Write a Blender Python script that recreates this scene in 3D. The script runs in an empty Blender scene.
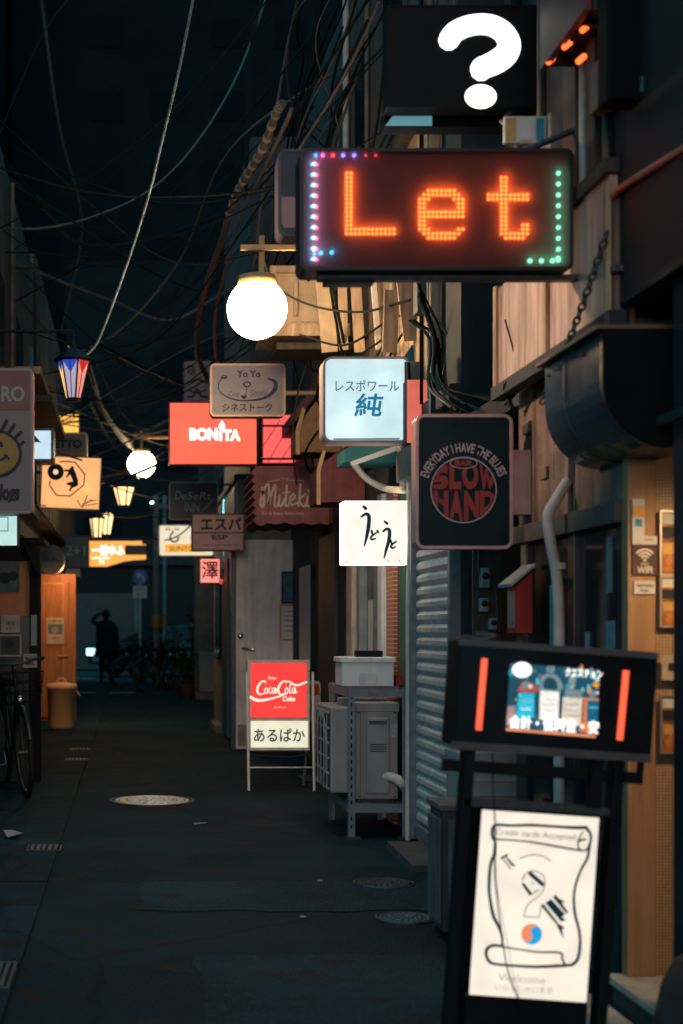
import bpy, bmesh, math, random
from mathutils import Vector, Matrix
R = math.radians
random.seed(7)
sc = bpy.context.scene
COL = sc.collection
F = 1422.0            # focal length in pixels (50 mm on a 36 mm tall frame)
VX, VY, H = 130.0, 629.0, 1.29   # where the alley runs to in the frame, eye height

# ---------------------------------------------------------------- camera, sky, front fill, exposure
cam = bpy.data.objects.new('camera', bpy.data.cameras.new('camera'))
COL.objects.link(cam)
cam.location = (0, 0, H)
cam.rotation_euler = (R(90), 0, 0)
cam.data.sensor_fit = 'VERTICAL'
cam.data.sensor_height = 36
cam.data.sensor_width = 24
cam.data.lens = 50
cam.data.shift_x = (341.5 - VX) / 1024
cam.data.shift_y = (VY - 512) / 1024
cam.data.clip_end = 400
cam.data.dof.use_dof = True
cam.data.dof.focus_distance = 8.3
cam.data.dof.aperture_fstop = 2.3
sc.camera = cam

wd = bpy.data.worlds.new('World')
sc.world = wd
wd.use_nodes = True
bg = wd.node_tree.nodes['Background']
bg.inputs[0].default_value = (0.10, 0.72, 1.0, 1)
bg.inputs[1].default_value = 0.48

sun = bpy.data.objects.new('moonlight', bpy.data.lights.new('moonlight', 'SUN'))  # rosy low sun lamp added behind the camera to lift front faces
COL.objects.link(sun)
sun.data.energy = 0.62
sun.data.color = (1.0, 0.66, 0.56)
sun.data.angle = R(30)
sun.rotation_euler = (R(78), 0, R(-10))

sc.view_settings.view_transform = 'Standard'
sc.view_settings.look = 'None'
sc.view_settings.exposure = 0
sc.view_settings.gamma = 1
sc.cycles.use_denoising = True
sc.cycles.max_bounces = 7
sc.cycles.sample_clamp_indirect = 4.0
sc.cycles.caustics_reflective = False
sc.cycles.caustics_refractive = False

# ---------------------------------------------------------------- helpers
def lin(c):
    return tuple((v / 255 / 12.92) if v / 255 <= .04045 else ((v / 255 + .055) / 1.055) ** 2.4 for v in c)

MATS = {}
def mat(name, col, rough=.6, metal=0.0, var=.25, scale=6.0, bump=.15, spec=.3, emit=None, strength=0.0,
        streak=0.0, alpha=None, coat=0.0, stretch=(1, 1, 1)):
    if name in MATS: return MATS[name]
    m = bpy.data.materials.new(name); m.use_nodes = True
    nt = m.node_tree; N = nt.nodes; L = nt.links
    p = N['Principled BSDF']
    p.inputs['Roughness'].default_value = rough
    p.inputs['Metallic'].default_value = metal
    p.inputs['Specular IOR Level'].default_value = spec
    p.inputs['Coat Weight'].default_value = coat
    tc = N.new('ShaderNodeTexCoord'); mp = N.new('ShaderNodeMapping'); mp.inputs['Scale'].default_value = stretch
    L.new(tc.outputs['Object'], mp.inputs[0])
    n = N.new('ShaderNodeTexNoise'); n.inputs['Scale'].default_value = scale; n.inputs['Detail'].default_value = 7
    n.inputs['Roughness'].default_value = .65
    L.new(mp.outputs[0], n.inputs['Vector'])
    mr = N.new('ShaderNodeMapRange'); mr.inputs['From Min'].default_value = .3; mr.inputs['From Max'].default_value = .7
    L.new(n.outputs['Fac'], mr.inputs['Value'])
    mx = N.new('ShaderNodeMix'); mx.data_type = 'RGBA'
    mx.inputs['A'].default_value = (*[max(0, v * (1 - var)) for v in col], 1)
    mx.inputs['B'].default_value = (*[min(1, v * (1 + var * .7)) for v in col], 1)
    L.new(mr.outputs[0], mx.inputs['Factor'])
    out = mx.outputs['Result']
    if streak:
        mp2 = N.new('ShaderNodeMapping'); mp2.inputs['Scale'].default_value = (9, 9, .8)
        L.new(tc.outputs['Object'], mp2.inputs[0])
        n2 = N.new('ShaderNodeTexNoise'); n2.inputs['Scale'].default_value = 1.6; n2.inputs['Detail'].default_value = 6
        L.new(mp2.outputs[0], n2.inputs['Vector'])
        mr2 = N.new('ShaderNodeMapRange'); mr2.inputs['From Min'].default_value = .45; mr2.inputs['From Max'].default_value = .75
        mr2.inputs['To Max'].default_value = streak
        L.new(n2.outputs['Fac'], mr2.inputs['Value'])
        mx2 = N.new('ShaderNodeMix'); mx2.data_type = 'RGBA'
        L.new(mr2.outputs[0], mx2.inputs['Factor']); L.new(out, mx2.inputs['A'])
        mx2.inputs['B'].default_value = (col[0] * .18, col[1] * .16, col[2] * .14, 1)
        out = mx2.outputs['Result']
    L.new(out, p.inputs['Base Color'])
    rr = N.new('ShaderNodeMapRange'); rr.inputs['To Min'].default_value = max(0.03, rough - .12); rr.inputs['To Max'].default_value = min(1, rough + .12)
    L.new(n.outputs['Fac'], rr.inputs['Value']); L.new(rr.outputs[0], p.inputs['Roughness'])
    if bump:
        b = N.new('ShaderNodeBump'); b.inputs['Strength'].default_value = bump; b.inputs['Distance'].default_value = .01
        L.new(n.outputs['Fac'], b.inputs['Height']); L.new(b.outputs[0], p.inputs['Normal'])
    if emit:
        p.inputs['Emission Color'].default_value = (*emit, 1)
        p.inputs['Emission Strength'].default_value = strength
    if alpha is not None: p.inputs['Alpha'].default_value = alpha
    MATS[name] = m
    return m

def glow(name, col, strength, base=None):
    """a thing that gives off light: tube, bulb, lettering of a lit sign"""
    if name in MATS: return MATS[name]
    m = bpy.data.materials.new(name); m.use_nodes = True
    p = m.node_tree.nodes['Principled BSDF']
    p.inputs['Base Color'].default_value = (*(base or [v * .6 for v in col]), 1)
    p.inputs['Emission Color'].default_value = (*col, 1)
    p.inputs['Emission Strength'].default_value = strength
    p.inputs['Roughness'].default_value = .35
    MATS[name] = m
    return m

def acrylic(name, col, strength, trans=.5):
    """lit acrylic sign face: lets the lamp inside shine through, with a little grime"""
    if name in MATS: return MATS[name]
    m = bpy.data.materials.new(name); m.use_nodes = True
    nt = m.node_tree; N = nt.nodes; L = nt.links
    p = N['Principled BSDF']; o = N['Material Output']
    p.inputs['Base Color'].default_value = (*[v * .16 for v in col], 1)
    p.inputs['Roughness'].default_value = .3
    p.inputs['Specular IOR Level'].default_value = .15
    tc = N.new('ShaderNodeTexCoord')
    n = N.new('ShaderNodeTexNoise'); n.inputs['Scale'].default_value = 9; n.inputs['Detail'].default_value = 8
    L.new(tc.outputs['Object'], n.inputs['Vector'])
    mr = N.new('ShaderNodeMapRange'); mr.inputs['From Min'].default_value = .25; mr.inputs['From Max'].default_value = .6
    mr.inputs['To Min'].default_value = .82; mr.inputs['To Max'].default_value = 1.0
    L.new(n.outputs['Fac'], mr.inputs['Value'])
    mul = N.new('ShaderNodeMath'); mul.operation = 'MULTIPLY'; mul.inputs[1].default_value = strength
    L.new(mr.outputs[0], mul.inputs[0])
    p.inputs['Emission Color'].default_value = (*col, 1)
    L.new(mul.outputs[0], p.inputs['Emission Strength'])
    t = N.new('ShaderNodeBsdfTranslucent'); t.inputs[0].default_value = (*[v * trans for v in col], 1)
    a = N.new('ShaderNodeAddShader')
    L.new(p.outputs[0], a.inputs[0]); L.new(t.outputs[0], a.inputs[1]); L.new(a.outputs[0], o.inputs['Surface'])
    MATS[name] = m
    return m

class MB:
    """collects faces for ONE mesh"""
    def __init__(s): s.v = []; s.f = []; s.sm = []
    def add(s, vs, fs, smooth=False, M=None):
        k = len(s.v)
        s.v += [tuple(M @ Vector(v)) for v in vs] if M else [tuple(v) for v in vs]
        s.f += [tuple(i + k for i in f) for f in fs]; s.sm += [smooth] * len(fs)
        return s
    def box(s, x0, x1, y0, y1, z0, z1, b=0.0, M=None):
        if b:
            b = min(b, (x1 - x0) * .3, (y1 - y0) * .3, (z1 - z0) * .3)
            bm = bmesh.new()
            vs = [bm.verts.new(p) for p in ((x0,y0,z0),(x1,y0,z0),(x1,y1,z0),(x0,y1,z0),(x0,y0,z1),(x1,y0,z1),(x1,y1,z1),(x0,y1,z1))]
            for f in ((3,2,1,0),(4,5,6,7),(0,1,5,4),(1,2,6,5),(2,3,7,6),(3,0,4,7)): bm.faces.new([vs[i] for i in f])
            bmesh.ops.bevel(bm, geom=bm.edges[:], offset=b, segments=2, profile=.6, affect='EDGES')
            bm.verts.index_update()
            s.add([v.co.copy() for v in bm.verts], [[v.index for v in f.verts] for f in bm.faces], False, M); bm.free()
            return s
        return s.add([(x0,y0,z0),(x1,y0,z0),(x1,y1,z0),(x0,y1,z0),(x0,y0,z1),(x1,y0,z1),(x1,y1,z1),(x0,y1,z1)],
                     [(3,2,1,0),(4,5,6,7),(0,1,5,4),(1,2,6,5),(2,3,7,6),(3,0,4,7)], False, M)
    def tube(s, pts, r, n=8, closed=False):
        P = [Vector(p) for p in pts]; m = len(P); k = len(s.v)
        up = None; vs = []
        for i, p in enumerate(P):
            if closed: d = P[(i + 1) % m] - P[i - 1]
            else: d = P[min(i + 1, m - 1)] - P[max(i - 1, 0)]
            if d.length < 1e-9: d = Vector((0, 0, 1))
            d.normalize()
            if up is None: up = Vector((0, 0, 1)) if abs(d.z) < .9 else Vector((1, 0, 0))
            a = d.cross(up).normalized(); up = a.cross(d).normalized()
            rr = r[i] if isinstance(r, (list, tuple)) else r
            vs += [p + (a * math.cos(t) + up * math.sin(t)) * rr for t in (2 * math.pi * j / n for j in range(n))]
        fs = []
        for i in range(m if closed else m - 1):
            for j in range(n):
                a_ = i * n; b_ = ((i + 1) % m) * n
                fs.append((a_ + j, a_ + (j + 1) % n, b_ + (j + 1) % n, b_ + j))
        s.add(vs, fs, True)
        if not closed:
            s.add(vs[:n][::-1], [tuple(range(n))]); s.add(vs[-n:], [tuple(range(n))])
        return s
    def lathe(s, prof, n=24, M=None):
        vs = []; fs = []
        for r, z in prof: vs += [(r * math.cos(2 * math.pi * j / n), r * math.sin(2 * math.pi * j / n), z) for j in range(n)]
        for i in range(len(prof) - 1):
            for j in range(n): fs.append((i*n + j, i*n + (j+1) % n, (i+1)*n + (j+1) % n, (i+1)*n + j))
        return s.add(vs, fs, True, M)
    def sphere(s, c, r, n=20, sx=1, sy=1, sz=1):
        prof = [(r * math.sin(math.pi * i / (n // 2)) + 1e-5, -r * math.cos(math.pi * i / (n // 2))) for i in range(n // 2 + 1)]
        return s.lathe(prof, n, Matrix.Translation(c) @ Matrix.Diagonal((sx, sy, sz, 1)))
    def prism(s, pts, y0, y1):
        """outline in x,z given thickness along y"""
        n = len(pts)
        vs = [(x, y0, z) for x, z in pts] + [(x, y1, z) for x, z in pts]
        fs = [tuple(range(n)), tuple(range(2 * n - 1, n - 1, -1))] + [(i, i + n, (i + 1) % n + n, (i + 1) % n) for i in range(n)]
        return s.add(vs, fs)
    def prism_y(s, pts, y0, y1): return s.prism(pts, y0, y1)
    def prism_x(s, pts, x0, x1):
        """outline in y,z given thickness along x"""
        n = len(pts)
        vs = [(x0, a, b) for a, b in pts] + [(x1, a, b) for a, b in pts]
        fs = [tuple(range(n)), tuple(range(2 * n - 1, n - 1, -1))] + [(i, i + n, (i + 1) % n + n, (i + 1) % n) for i in range(n)]
        return s.add(vs, fs)
    def ring(s, outer, inner, y0, y1):
        n = len(outer)
        vs = [(x, y0, z) for x, z in outer] + [(x, y1, z) for x, z in outer] + [(x, y0, z) for x, z in inner] + [(x, y1, z) for x, z in inner]
        fs = []
        for i in range(n):
            j = (i + 1) % n
            fs += [(i, i+n, j+n, j), (i+2*n, j+2*n, j+3*n, i+3*n), (i, j, j+2*n, i+2*n), (i+n, i+3*n, j+3*n, j+n)]
        return s.add(vs, fs)
    def build(s, name, m, parent=None, label=None, bevel=0, loc=None, rot=None):
        me = bpy.data.meshes.new(name)
        me.from_pydata(s.v, [], s.f); me.update()
        me.polygons.foreach_set('use_smooth', s.sm)
        bm = bmesh.new(); bm.from_mesh(me); bmesh.ops.recalc_face_normals(bm, faces=bm.faces[:]); bm.to_mesh(me); bm.free()
        me.materials.append(m)
        o = bpy.data.objects.new(name, me); COL.objects.link(o)
        if parent is not None: o.parent = parent.o if isinstance(parent, T) else parent
        if label: o['label'] = label
        if loc: o.location = loc
        if rot: o.rotation_euler = rot
        return o

def tag(o, label, cat, group=None):
    o['label'] = label; o['category'] = cat
    if group: o['group'] = group
    return o

class T:
    """one thing: an Empty that parents its parts"""
    def __init__(s, name, label, cat, loc=(0, 0, 0), group=None, rot=(0, 0, 0)):
        s.o = bpy.data.objects.new(name, None); COL.objects.link(s.o)
        s.o.empty_display_size = .1
        s.o.location = loc; s.o.rotation_euler = rot
        tag(s.o, label, cat, group)

def W(px, py, Y): return Vector(((px - VX) * Y / F, Y, H - (py - VY) * Y / F))

def rrect(x0, x1, z0, z1, r, n=5):
    if r <= 0: return [(x0, z0), (x1, z0), (x1, z1), (x0, z1)]
    p = []
    for cx, cz, a in ((x0 + r, z0 + r, 180), (x1 - r, z0 + r, 270), (x1 - r, z1 - r, 0), (x0 + r, z1 - r, 90)):
        for i in range(n + 1):
            t = R(a + 90 * i / n); p.append((cx + r * math.cos(t), cz + r * math.sin(t)))
    return p

def crom(pts, k=6):
    P = [Vector(p) for p in pts]
    if len(P) < 3: return P
    out = []
    for i in range(len(P) - 1):
        a = P[i - 1] if i else P[0] * 2 - P[1]; b = P[i]; c = P[i + 1]; d = P[i + 2] if i + 2 < len(P) else P[-1] * 2 - P[-2]
        for j in range(k):
            t = j / k
            out.append(.5 * (2 * b + (c - a) * t + (2 * a - 5 * b + 4 * c - d) * t * t + (3 * b - a - 3 * c + d) * t ** 3))
    out.append(P[-1])
    return out

class Sign(T):
    """a thing whose front is drawn in the frame's pixel units around its own centre"""
    def __init__(s, name, label, cat, box, Y, group=None, roll=0):
        x0, y0, x1, y1 = box
        s.box, s.Y, s.k = box, Y, Y / F
        s.cx, s.cy = (x0 + x1) / 2, (y0 + y1) / 2
        super().__init__(name, label, cat, W(s.cx, s.cy, Y), group, (0, R(roll), 0))
        s.dy = 0
    def L(s, px, py): return ((px - s.cx) * s.k, -(py - s.cy) * s.k)
    def lx(s, X): return X - s.o.location.x
    def nexty(s): s.dy += 1; return -.0012 - .0002 * s.dy
    def shell(s, depth, fmat, facemat, rad=0, border=2, box=None, face='face', frame='frame', lamps=(), dy=0.0, back=True):
        x0, y0, x1, y1 = box or s.box
        a, d = s.L(x0, y1); b, c = s.L(x1, y0)
        r = rad * s.k; w = border * s.k
        o = MB(); n = 5
        o.ring(rrect(a, b, d, c, r, n), rrect(a + w, b - w, d + w, c - w, max(r - w, w * .4) if r else 0, n), dy, dy + depth)
        fr = None
        if back: o.prism(rrect(a + w * .5, b - w * .5, d + w * .5, c - w * .5, r * .9, n), dy + depth - .012, dy + depth - .004)
        fr = o.build(frame, fmat, s)
        f = MB().prism(rrect(a + w, b - w, d + w, c - w, max(r - w, w * .4) if r else 0, n), dy + .003, dy + .006).build(face, facemat, s)
        for lx, ly, pw, col in lamps:
            l = bpy.data.lights.new('tube_light', 'POINT'); l.energy = pw; l.color = col; l.shadow_soft_size = .03
            ob = bpy.data.objects.new('tube_light', l); COL.objects.link(ob); ob.parent = s.o
            q = s.L(lx, ly); ob.location = (q[0], dy + min(depth * .5, .07), q[1])
        return f
    def text(s, body, box, m, bold=0.0, shear=0, name='lettering', parent=None, arc=None, keep=False, warp=None, y=None, roll=0):
        c = bpy.data.curves.new(name, 'FONT'); c.body = body; c.size = 1; cjk = any(ord(ch) > 0x2fff for ch in body); c.offset = 0 if cjk else bold; c.shear = shear; c.resolution_u = 4
        o = bpy.data.objects.new(name, c); COL.objects.link(o)
        bpy.context.view_layer.update()
        dg = bpy.context.evaluated_depsgraph_get()
        me = bpy.data.meshes.new_from_object(o.evaluated_get(dg))
        bpy.data.objects.remove(o)
        xs = [v.co.x for v in me.vertices]; zs = [v.co.y for v in me.vertices]
        X0, X1, Z0, Z1 = min(xs), max(xs), min(zs), max(zs)
        x0, y0, x1, y1 = box
        a, d = s.L(x0, y1); b, cc = s.L(x1, y0)
        yy = s.nexty() if y is None else y
        for v in me.vertices:
            u = (v.co.x - X0) / (X1 - X0); w = (v.co.y - Z0) / max(1e-6, Z1 - Z0)
            if warp: u, w = warp(u, w)
            if arc:
                ax, ay, r0, r1, t0, t1 = arc      # pixel centre, radii, start and end angle (deg, clockwise from up)
                t = R(t0 + (t1 - t0) * u); rr = r0 + (r1 - r0) * w
                q = s.L(ax + rr * math.sin(t), ay - rr * math.cos(t))
            else: q = (a + (b - a) * u, d + (cc - d) * w)
            v.co = (q[0], yy, q[1])
        if cjk and bold:      # heavier strokes: the same glyphs struck again a hair apart
            e = bold * (cc - d) * .55
            base = [tuple(v.co) for v in me.vertices]; fs = [tuple(p.vertices) for p in me.polygons]; vs = []; ff = []
            for i, (ux, uz) in enumerate(((0, 0), (1, 0), (-1, 0), (0, 1), (0, -1), (.7, .7), (-.7, .7), (.7, -.7), (-.7, -.7))):
                k = len(vs); vs += [(x + ux * e, y_ - i * .00012, z + uz * e) for x, y_, z in base]; ff += [tuple(q + k for q in f) for f in fs]
            me = bpy.data.meshes.new(name); me.from_pydata(vs, [], ff)
        me.materials.clear(); me.materials.append(m)
        o = bpy.data.objects.new(name, me); COL.objects.link(o); o.parent = parent or s.o
        return o
    def strokes(s, lines, m, name='drawing', smooth=True, parent=None, cap=True):
        """lines: list of (points in pixels, width or (w0, w1) or list of widths); one mesh"""
        mb = MB()
        for pts, w in lines:
            P = [Vector((*s.L(*p), 0)) for p in pts]
            if smooth and len(P) > 2: P = crom(P, 6)
            n = len(P); yy = s.nexty()
            if not isinstance(w, (list, tuple)): w = [w, w]
            ws = []
            for i in range(n):
                t = i / max(1, n - 1) * (len(w) - 1); j = min(int(t), len(w) - 2); ws.append((w[j] + (w[j + 1] - w[j]) * (t - j)) * s.k / 2)
            lft, rgt = [], []
            for i in range(n):
                d = (P[min(i + 1, n - 1)] - P[max(i - 1, 0)])
                if d.length < 1e-9: d = Vector((1, 0, 0))
                d.normalize(); nn = Vector((-d.y, d.x, 0))
                lft.append(P[i] + nn * ws[i]); rgt.append(P[i] - nn * ws[i])
            vs = [(p.x, yy, p.y) for p in lft] + [(p.x, yy, p.y) for p in rgt]
            mb.add(vs, [(i, i + 1, n + i + 1, n + i) for i in range(n - 1)])
            if cap:
                for i in (0, n - 1):
                    if ws[i] > 1e-5:
                        mb.add([(P[i].x + ws[i] * math.cos(a * math.pi / 5), yy - .0001, P[i].y + ws[i] * math.sin(a * math.pi / 5)) for a in range(10)], [tuple(range(10))])
        return mb.build(name, m, parent or s)
    def fill(s, pts, m, name='patch', parent=None, smooth=False, thick=0):
        P = [Vector((*s.L(*p), 0)) for p in pts]
        if smooth: P = crom(P + [P[0]], 6)[:-1]
        yy = s.nexty()
        return MB().add([(p.x, yy, p.y) for p in P], [tuple(range(len(P)))]).build(name, m, parent or s)
    def disc(s, px, py, r, m, name='disc', ry=None, parent=None, n=28):
        return s.fill([(px + r * math.cos(2 * math.pi * i / n), py + (ry or r) * math.sin(2 * math.pi * i / n)) for i in range(n)], m, name, parent)
    def arm(s, X, py, m, r=.011, name='bracket', x=None, y=.06, py2=None):
        z = s.L(0, py)[1]; x0 = s.L(s.box[2] if x is None else x, 0)[0]
        mb = MB().tube([(x0 - .03, y, z), (s.lx(X), y, z)], r, 8)
        return mb.build(name, m, s)

def copy_tree(o, parent=None):
    c = o.copy(); COL.objects.link(c); c.parent = parent
    for ch in list(o.children): copy_tree(ch, c)
    return c

def struct(o): o['kind'] = 'structure'; return o

def cable(label, pts, r=.008, m=None, name='cable', group=None, cat='cable', k=8, raw=False):
    P = crom([p if raw else W(*p) for p in pts], k)
    return tag(MB().tube(P, r, 6).build(name, m), label, cat, group)
# ---------------------------------------------------------------- materials
def road(name, c, crack=.28):
    """worn tarmac: stone speckle, old stains, cracks and mended tone changes"""
    m = bpy.data.materials.new(name); m.use_nodes = True; nt = m.node_tree; N = nt.nodes; L = nt.links
    p = N['Principled BSDF']; p.inputs['Specular IOR Level'].default_value = .09
    tc = N.new('ShaderNodeTexCoord')
    def noise(sc, det, lo, hi, w=0):
        n = N.new('ShaderNodeTexNoise'); n.inputs['Scale'].default_value = sc; n.inputs['Detail'].default_value = det; L.new(tc.outputs['Object'], n.inputs['Vector'])
        r = N.new('ShaderNodeMapRange'); r.inputs['From Min'].default_value = lo; r.inputs['From Max'].default_value = hi; L.new(n.outputs['Fac'], r.inputs['Value']); return r.outputs[0], n
    def mix(fac, a_, b_):
        x = N.new('ShaderNodeMix'); x.data_type = 'RGBA'; L.new(fac, x.inputs['Factor'])
        for k, v in (('A', a_), ('B', b_)):
            if isinstance(v, tuple): x.inputs[k].default_value = (*v, 1)
            else: L.new(v, x.inputs[k])
        return x.outputs['Result']
    f1, n1 = noise(70, 3, .35, .75); f2, n2 = noise(1.1, 6, .42, .62); f3, n3 = noise(3.7, 5, .56, .66); f4, n4 = noise(160, 1, .66, .74)
    dk = tuple(v * .45 for v in c); lt = tuple(v * 1.5 for v in c)
    col = mix(f1, dk, lt); col = mix(f2, col, tuple(v * 1.3 for v in c)); col = mix(f3, col, tuple(v * .3 for v in c))
    col = mix(f4, col, tuple(v * 4.5 for v in c))
    vo = N.new('ShaderNodeTexVoronoi'); vo.feature = 'DISTANCE_TO_EDGE'; vo.inputs['Scale'].default_value = .62
    wn = N.new('ShaderNodeTexNoise'); wn.inputs['Scale'].default_value = 5; wn.inputs['Detail'].default_value = 6; L.new(tc.outputs['Object'], wn.inputs['Vector'])
    ad = N.new('ShaderNodeMix'); ad.data_type = 'RGBA'; ad.inputs['Factor'].default_value = .12; L.new(tc.outputs['Object'], ad.inputs['A']); L.new(wn.outputs['Color'], ad.inputs['B'])
    L.new(ad.outputs['Result'], vo.inputs['Vector'])
    cr = N.new('ShaderNodeMapRange'); cr.inputs['From Min'].default_value = .003; cr.inputs['From Max'].default_value = .012; cr.inputs['To Min'].default_value = crack; cr.inputs['To Max'].default_value = 0; L.new(vo.outputs['Distance'], cr.inputs['Value'])
    col = mix(cr.outputs[0], col, tuple(v * .12 for v in c)); L.new(col, p.inputs['Base Color'])
    rr = N.new('ShaderNodeMapRange'); rr.inputs['To Min'].default_value = .82; rr.inputs['To Max'].default_value = .66; L.new(f3, rr.inputs['Value']); L.new(rr.outputs[0], p.inputs['Roughness'])
    b1 = N.new('ShaderNodeBump'); b1.inputs['Strength'].default_value = .7; b1.inputs['Distance'].default_value = .006; L.new(n1.outputs['Fac'], b1.inputs['Height'])
    b2 = N.new('ShaderNodeBump'); b2.invert = True; b2.inputs['Strength'].default_value = .6; b2.inputs['Distance'].default_value = .01; L.new(cr.outputs[0], b2.inputs['Height']); L.new(b1.outputs[0], b2.inputs['Normal'])
    L.new(b2.outputs[0], p.inputs['Normal']); MATS[name] = m
    return m
asphalt = road('asphalt', (.008, .027, .036))
patch = road('asphalt_patch', (.013, .038, .048), .1)
concrete = mat('concrete', (.16, .155, .15), .75, var=.35, scale=5, bump=.4, streak=.4)
pale_conc = mat('pale_concrete', (.42, .38, .33), .7, var=.3, scale=9, bump=.4, streak=.3)
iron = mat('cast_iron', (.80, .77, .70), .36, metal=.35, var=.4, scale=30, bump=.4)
dark_iron = mat('dark_iron', (.065, .08, .09), .45, metal=.7, var=.4, scale=30, bump=.4)
plaster = mat('grey_plaster', (.2, .19, .18), .8, var=.3, scale=3, bump=.3, streak=.6)
dark_wall = mat('dark_wall', (.035, .042, .046), .75, var=.4, scale=4, bump=.3, streak=.4)
far_wall = mat('far_wall', (.005, .012, .015), .8, spec=.04, var=.4, scale=.4, bump=.1)
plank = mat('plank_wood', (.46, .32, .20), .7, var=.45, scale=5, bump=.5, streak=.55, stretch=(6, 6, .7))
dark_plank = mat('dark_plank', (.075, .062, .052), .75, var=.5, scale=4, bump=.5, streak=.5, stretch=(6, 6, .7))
pinkpanel = mat('plywood_panel', (.58, .40, .33), .65, var=.5, scale=5, bump=.4, streak=.85, stretch=(5, 5, .6))
corr = mat('corrugated_steel', (.22, .15, .11), .55, metal=.2, var=.5, scale=6, bump=.3, streak=.8)
steel = mat('shutter_steel', (.50, .53, .54), .42, metal=.1, var=.25, scale=7, bump=.15, streak=.25)
rack_m = mat('slotted_steel', (.18, .22, .24), .5, metal=.3, var=.3, scale=14, bump=.2)
ac_white = mat('ac_plastic', (.31, .295, .285), .5, var=.15, scale=4, bump=.06, streak=.25)
ac_dark = mat('ac_grille', (.07, .075, .08), .6, var=.3)
black = mat('black_paint', (.006, .009, .011), .45, var=.4, scale=8, bump=.1, spec=.12)
blackmat = mat('black_rubber', (.007, .009, .010), .75, var=.4, spec=.08)
darkblue = mat('dark_glossy_panel', (.02, .03, .04), .22, var=.3, scale=4, bump=.05)
darkglass = mat('dark_glass', (.012, .02, .026), .1, var=.3, scale=2, bump=.02)
doorgrey = mat('dirty_door_paint', (.72, .68, .65), .55, var=.22, scale=4, bump=.15, streak=.4)
pale_pipe = mat('pale_pipe', (.55, .47, .40), .5, var=.25, scale=8, bump=.15, streak=.3)
cream_pole = mat('cream_pole', (.62, .55, .47), .5, var=.2, scale=6, bump=.1)
copper = mat('copper_pipe', (.45, .17, .10), .4, metal=.5, var=.3)
rust = mat('rusty_pipe', (.20, .13, .09), .65, metal=.2, var=.4)
brass = mat('lamp_wood', (.52, .30, .13), .45, var=.25, scale=14, bump=.1)
tanwood = mat('pillar_wood', (.42, .24, .12), .5, var=.3, scale=4, bump=.2, stretch=(8, 8, .8), streak=.3)
orangewood = mat('orange_door_wood', (.50, .20, .08), .45, var=.3, scale=4, bump=.15, stretch=(7, 7, .8))
maroon = mat('maroon_canvas', (.15, .045, .055), .8, var=.35, scale=6, bump=.25, streak=.4)
brown_canvas = mat('brown_canvas', (.24, .14, .08), .8, var=.35, scale=6, bump=.25)
tan_canvas = mat('tan_canvas', (.42, .28, .15), .75, var=.25, scale=6, bump=.2)
teal_canvas = mat('teal_canvas', (.03, .16, .19), .7, var=.3, scale=6, bump=.2)
white_paint = mat('white_paint', (.72, .72, .70), .5, var=.12, scale=6, bump=.05, streak=.15)
paper = mat('paper', (.66, .64, .58), .8, var=.1, scale=8, bump=.03)
ink = mat('ink', (.02, .025, .035), .6, var=.1, bump=0)
navy = mat('navy_ink', (.035, .04, .09), .6, var=.1, bump=0)
tealink = mat('teal_ink', (.01, .10, .14), .6, var=.1, bump=0)
bluepaint = mat('blue_paint', (.02, .12, .24), .5, var=.2)
red_paint = mat('red_paint', (.40, .03, .025), .5, var=.25, scale=6, streak=.3)
chrome = mat('chrome', (.7, .7, .7), .22, metal=1, var=.1, bump=0)
alu = mat('aluminium', (.55, .54, .52), .4, metal=.7, var=.15)
cable_m = mat('cable_black', (.008, .011, .012), .7, var=.3, spec=.08)
cable_l = mat('cable_grey', (.11, .095, .08), .6, var=.3, spec=.15)
cable_b = mat('cable_white', (.26, .33, .36), .5, var=.6, scale=16)
binm = mat('bin_plastic', (.66, .38, .19), .5, var=.12, scale=5, bump=.05)
leafm = mat('leaf', (.05, .085, .04), .6, var=.4)
pot_m = mat('pot', (.13, .09, .07), .7)
coat = mat('dark_coat', (.010, .011, .013), .85, var=.3)
skin = mat('skin', (.30, .18, .13), .6, var=.1, bump=0)
car_m = mat('car_paint', (.012, .015, .02), .16, var=.1, bump=0, coat=.5)
tyre_m = mat('tyre', (.02, .02, .022), .8)

# ---------------------------------------------------------------- ground
g = MB()
g.add([(-150, -30, 0), (150, -30, 0), (150, 300, 0), (-150, 300, 0)], [(0, 1, 2, 3)])
struct(g.build('ground', asphalt))
def sheet(name, x0, x1, y0, y1, z, m, thick=None):
    return struct(MB().box(x0, x1, y0, y1, 0.0005, z).build(name, m))
# mended strips in the tarmac, gutter slabs, kerb
def mended(x0, x1, y0, y1, seed):
    rn = random.Random(seed); p = []
    for a, b, c, d in ((x0, y0, x1, y0), (x1, y0, x1, y1), (x1, y1, x0, y1), (x0, y1, x0, y0)):
        for i in range(10): t_ = i / 10; p.append((a + (c - a) * t_ + rn.uniform(-.02, .02), b + (d - b) * t_ + rn.uniform(-.03, .03), .004))
    struct(MB().add(p, [tuple(range(len(p)))]).build('road_patch', patch))
mended(.05, 1.58, 6.5, 7.25, 1); mended(.25, 1.5, 4.4, 5.6, 2); mended(-.9, 1.6, 27.5, 31.5, 3)
gut = MB()
y = 3.0
while y < 34:
    gut.box(-.68, -.42, y + .006, y + .594, .001, .012 + random.uniform(0, .004), .003); y += .6
struct(gut.build('gutter_slabs', road('gutter_concrete', (.011, .030, .038), .3)))
sheet('cross_street', -30, 30, 36.5, 43, .003, mat('street_asphalt', (.07, .075, .08), .5, var=.3, scale=6, bump=.3))
sheet('kerb', -30, 30, 36.1, 36.4, .02, concrete)
wl = mat('road_paint', (.22, .21, .19), .6, var=.3, scale=12)
struct(MB().box(-1.05, .1, 28.5, 28.9, .0045, .009).build('road_marking', wl))
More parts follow.
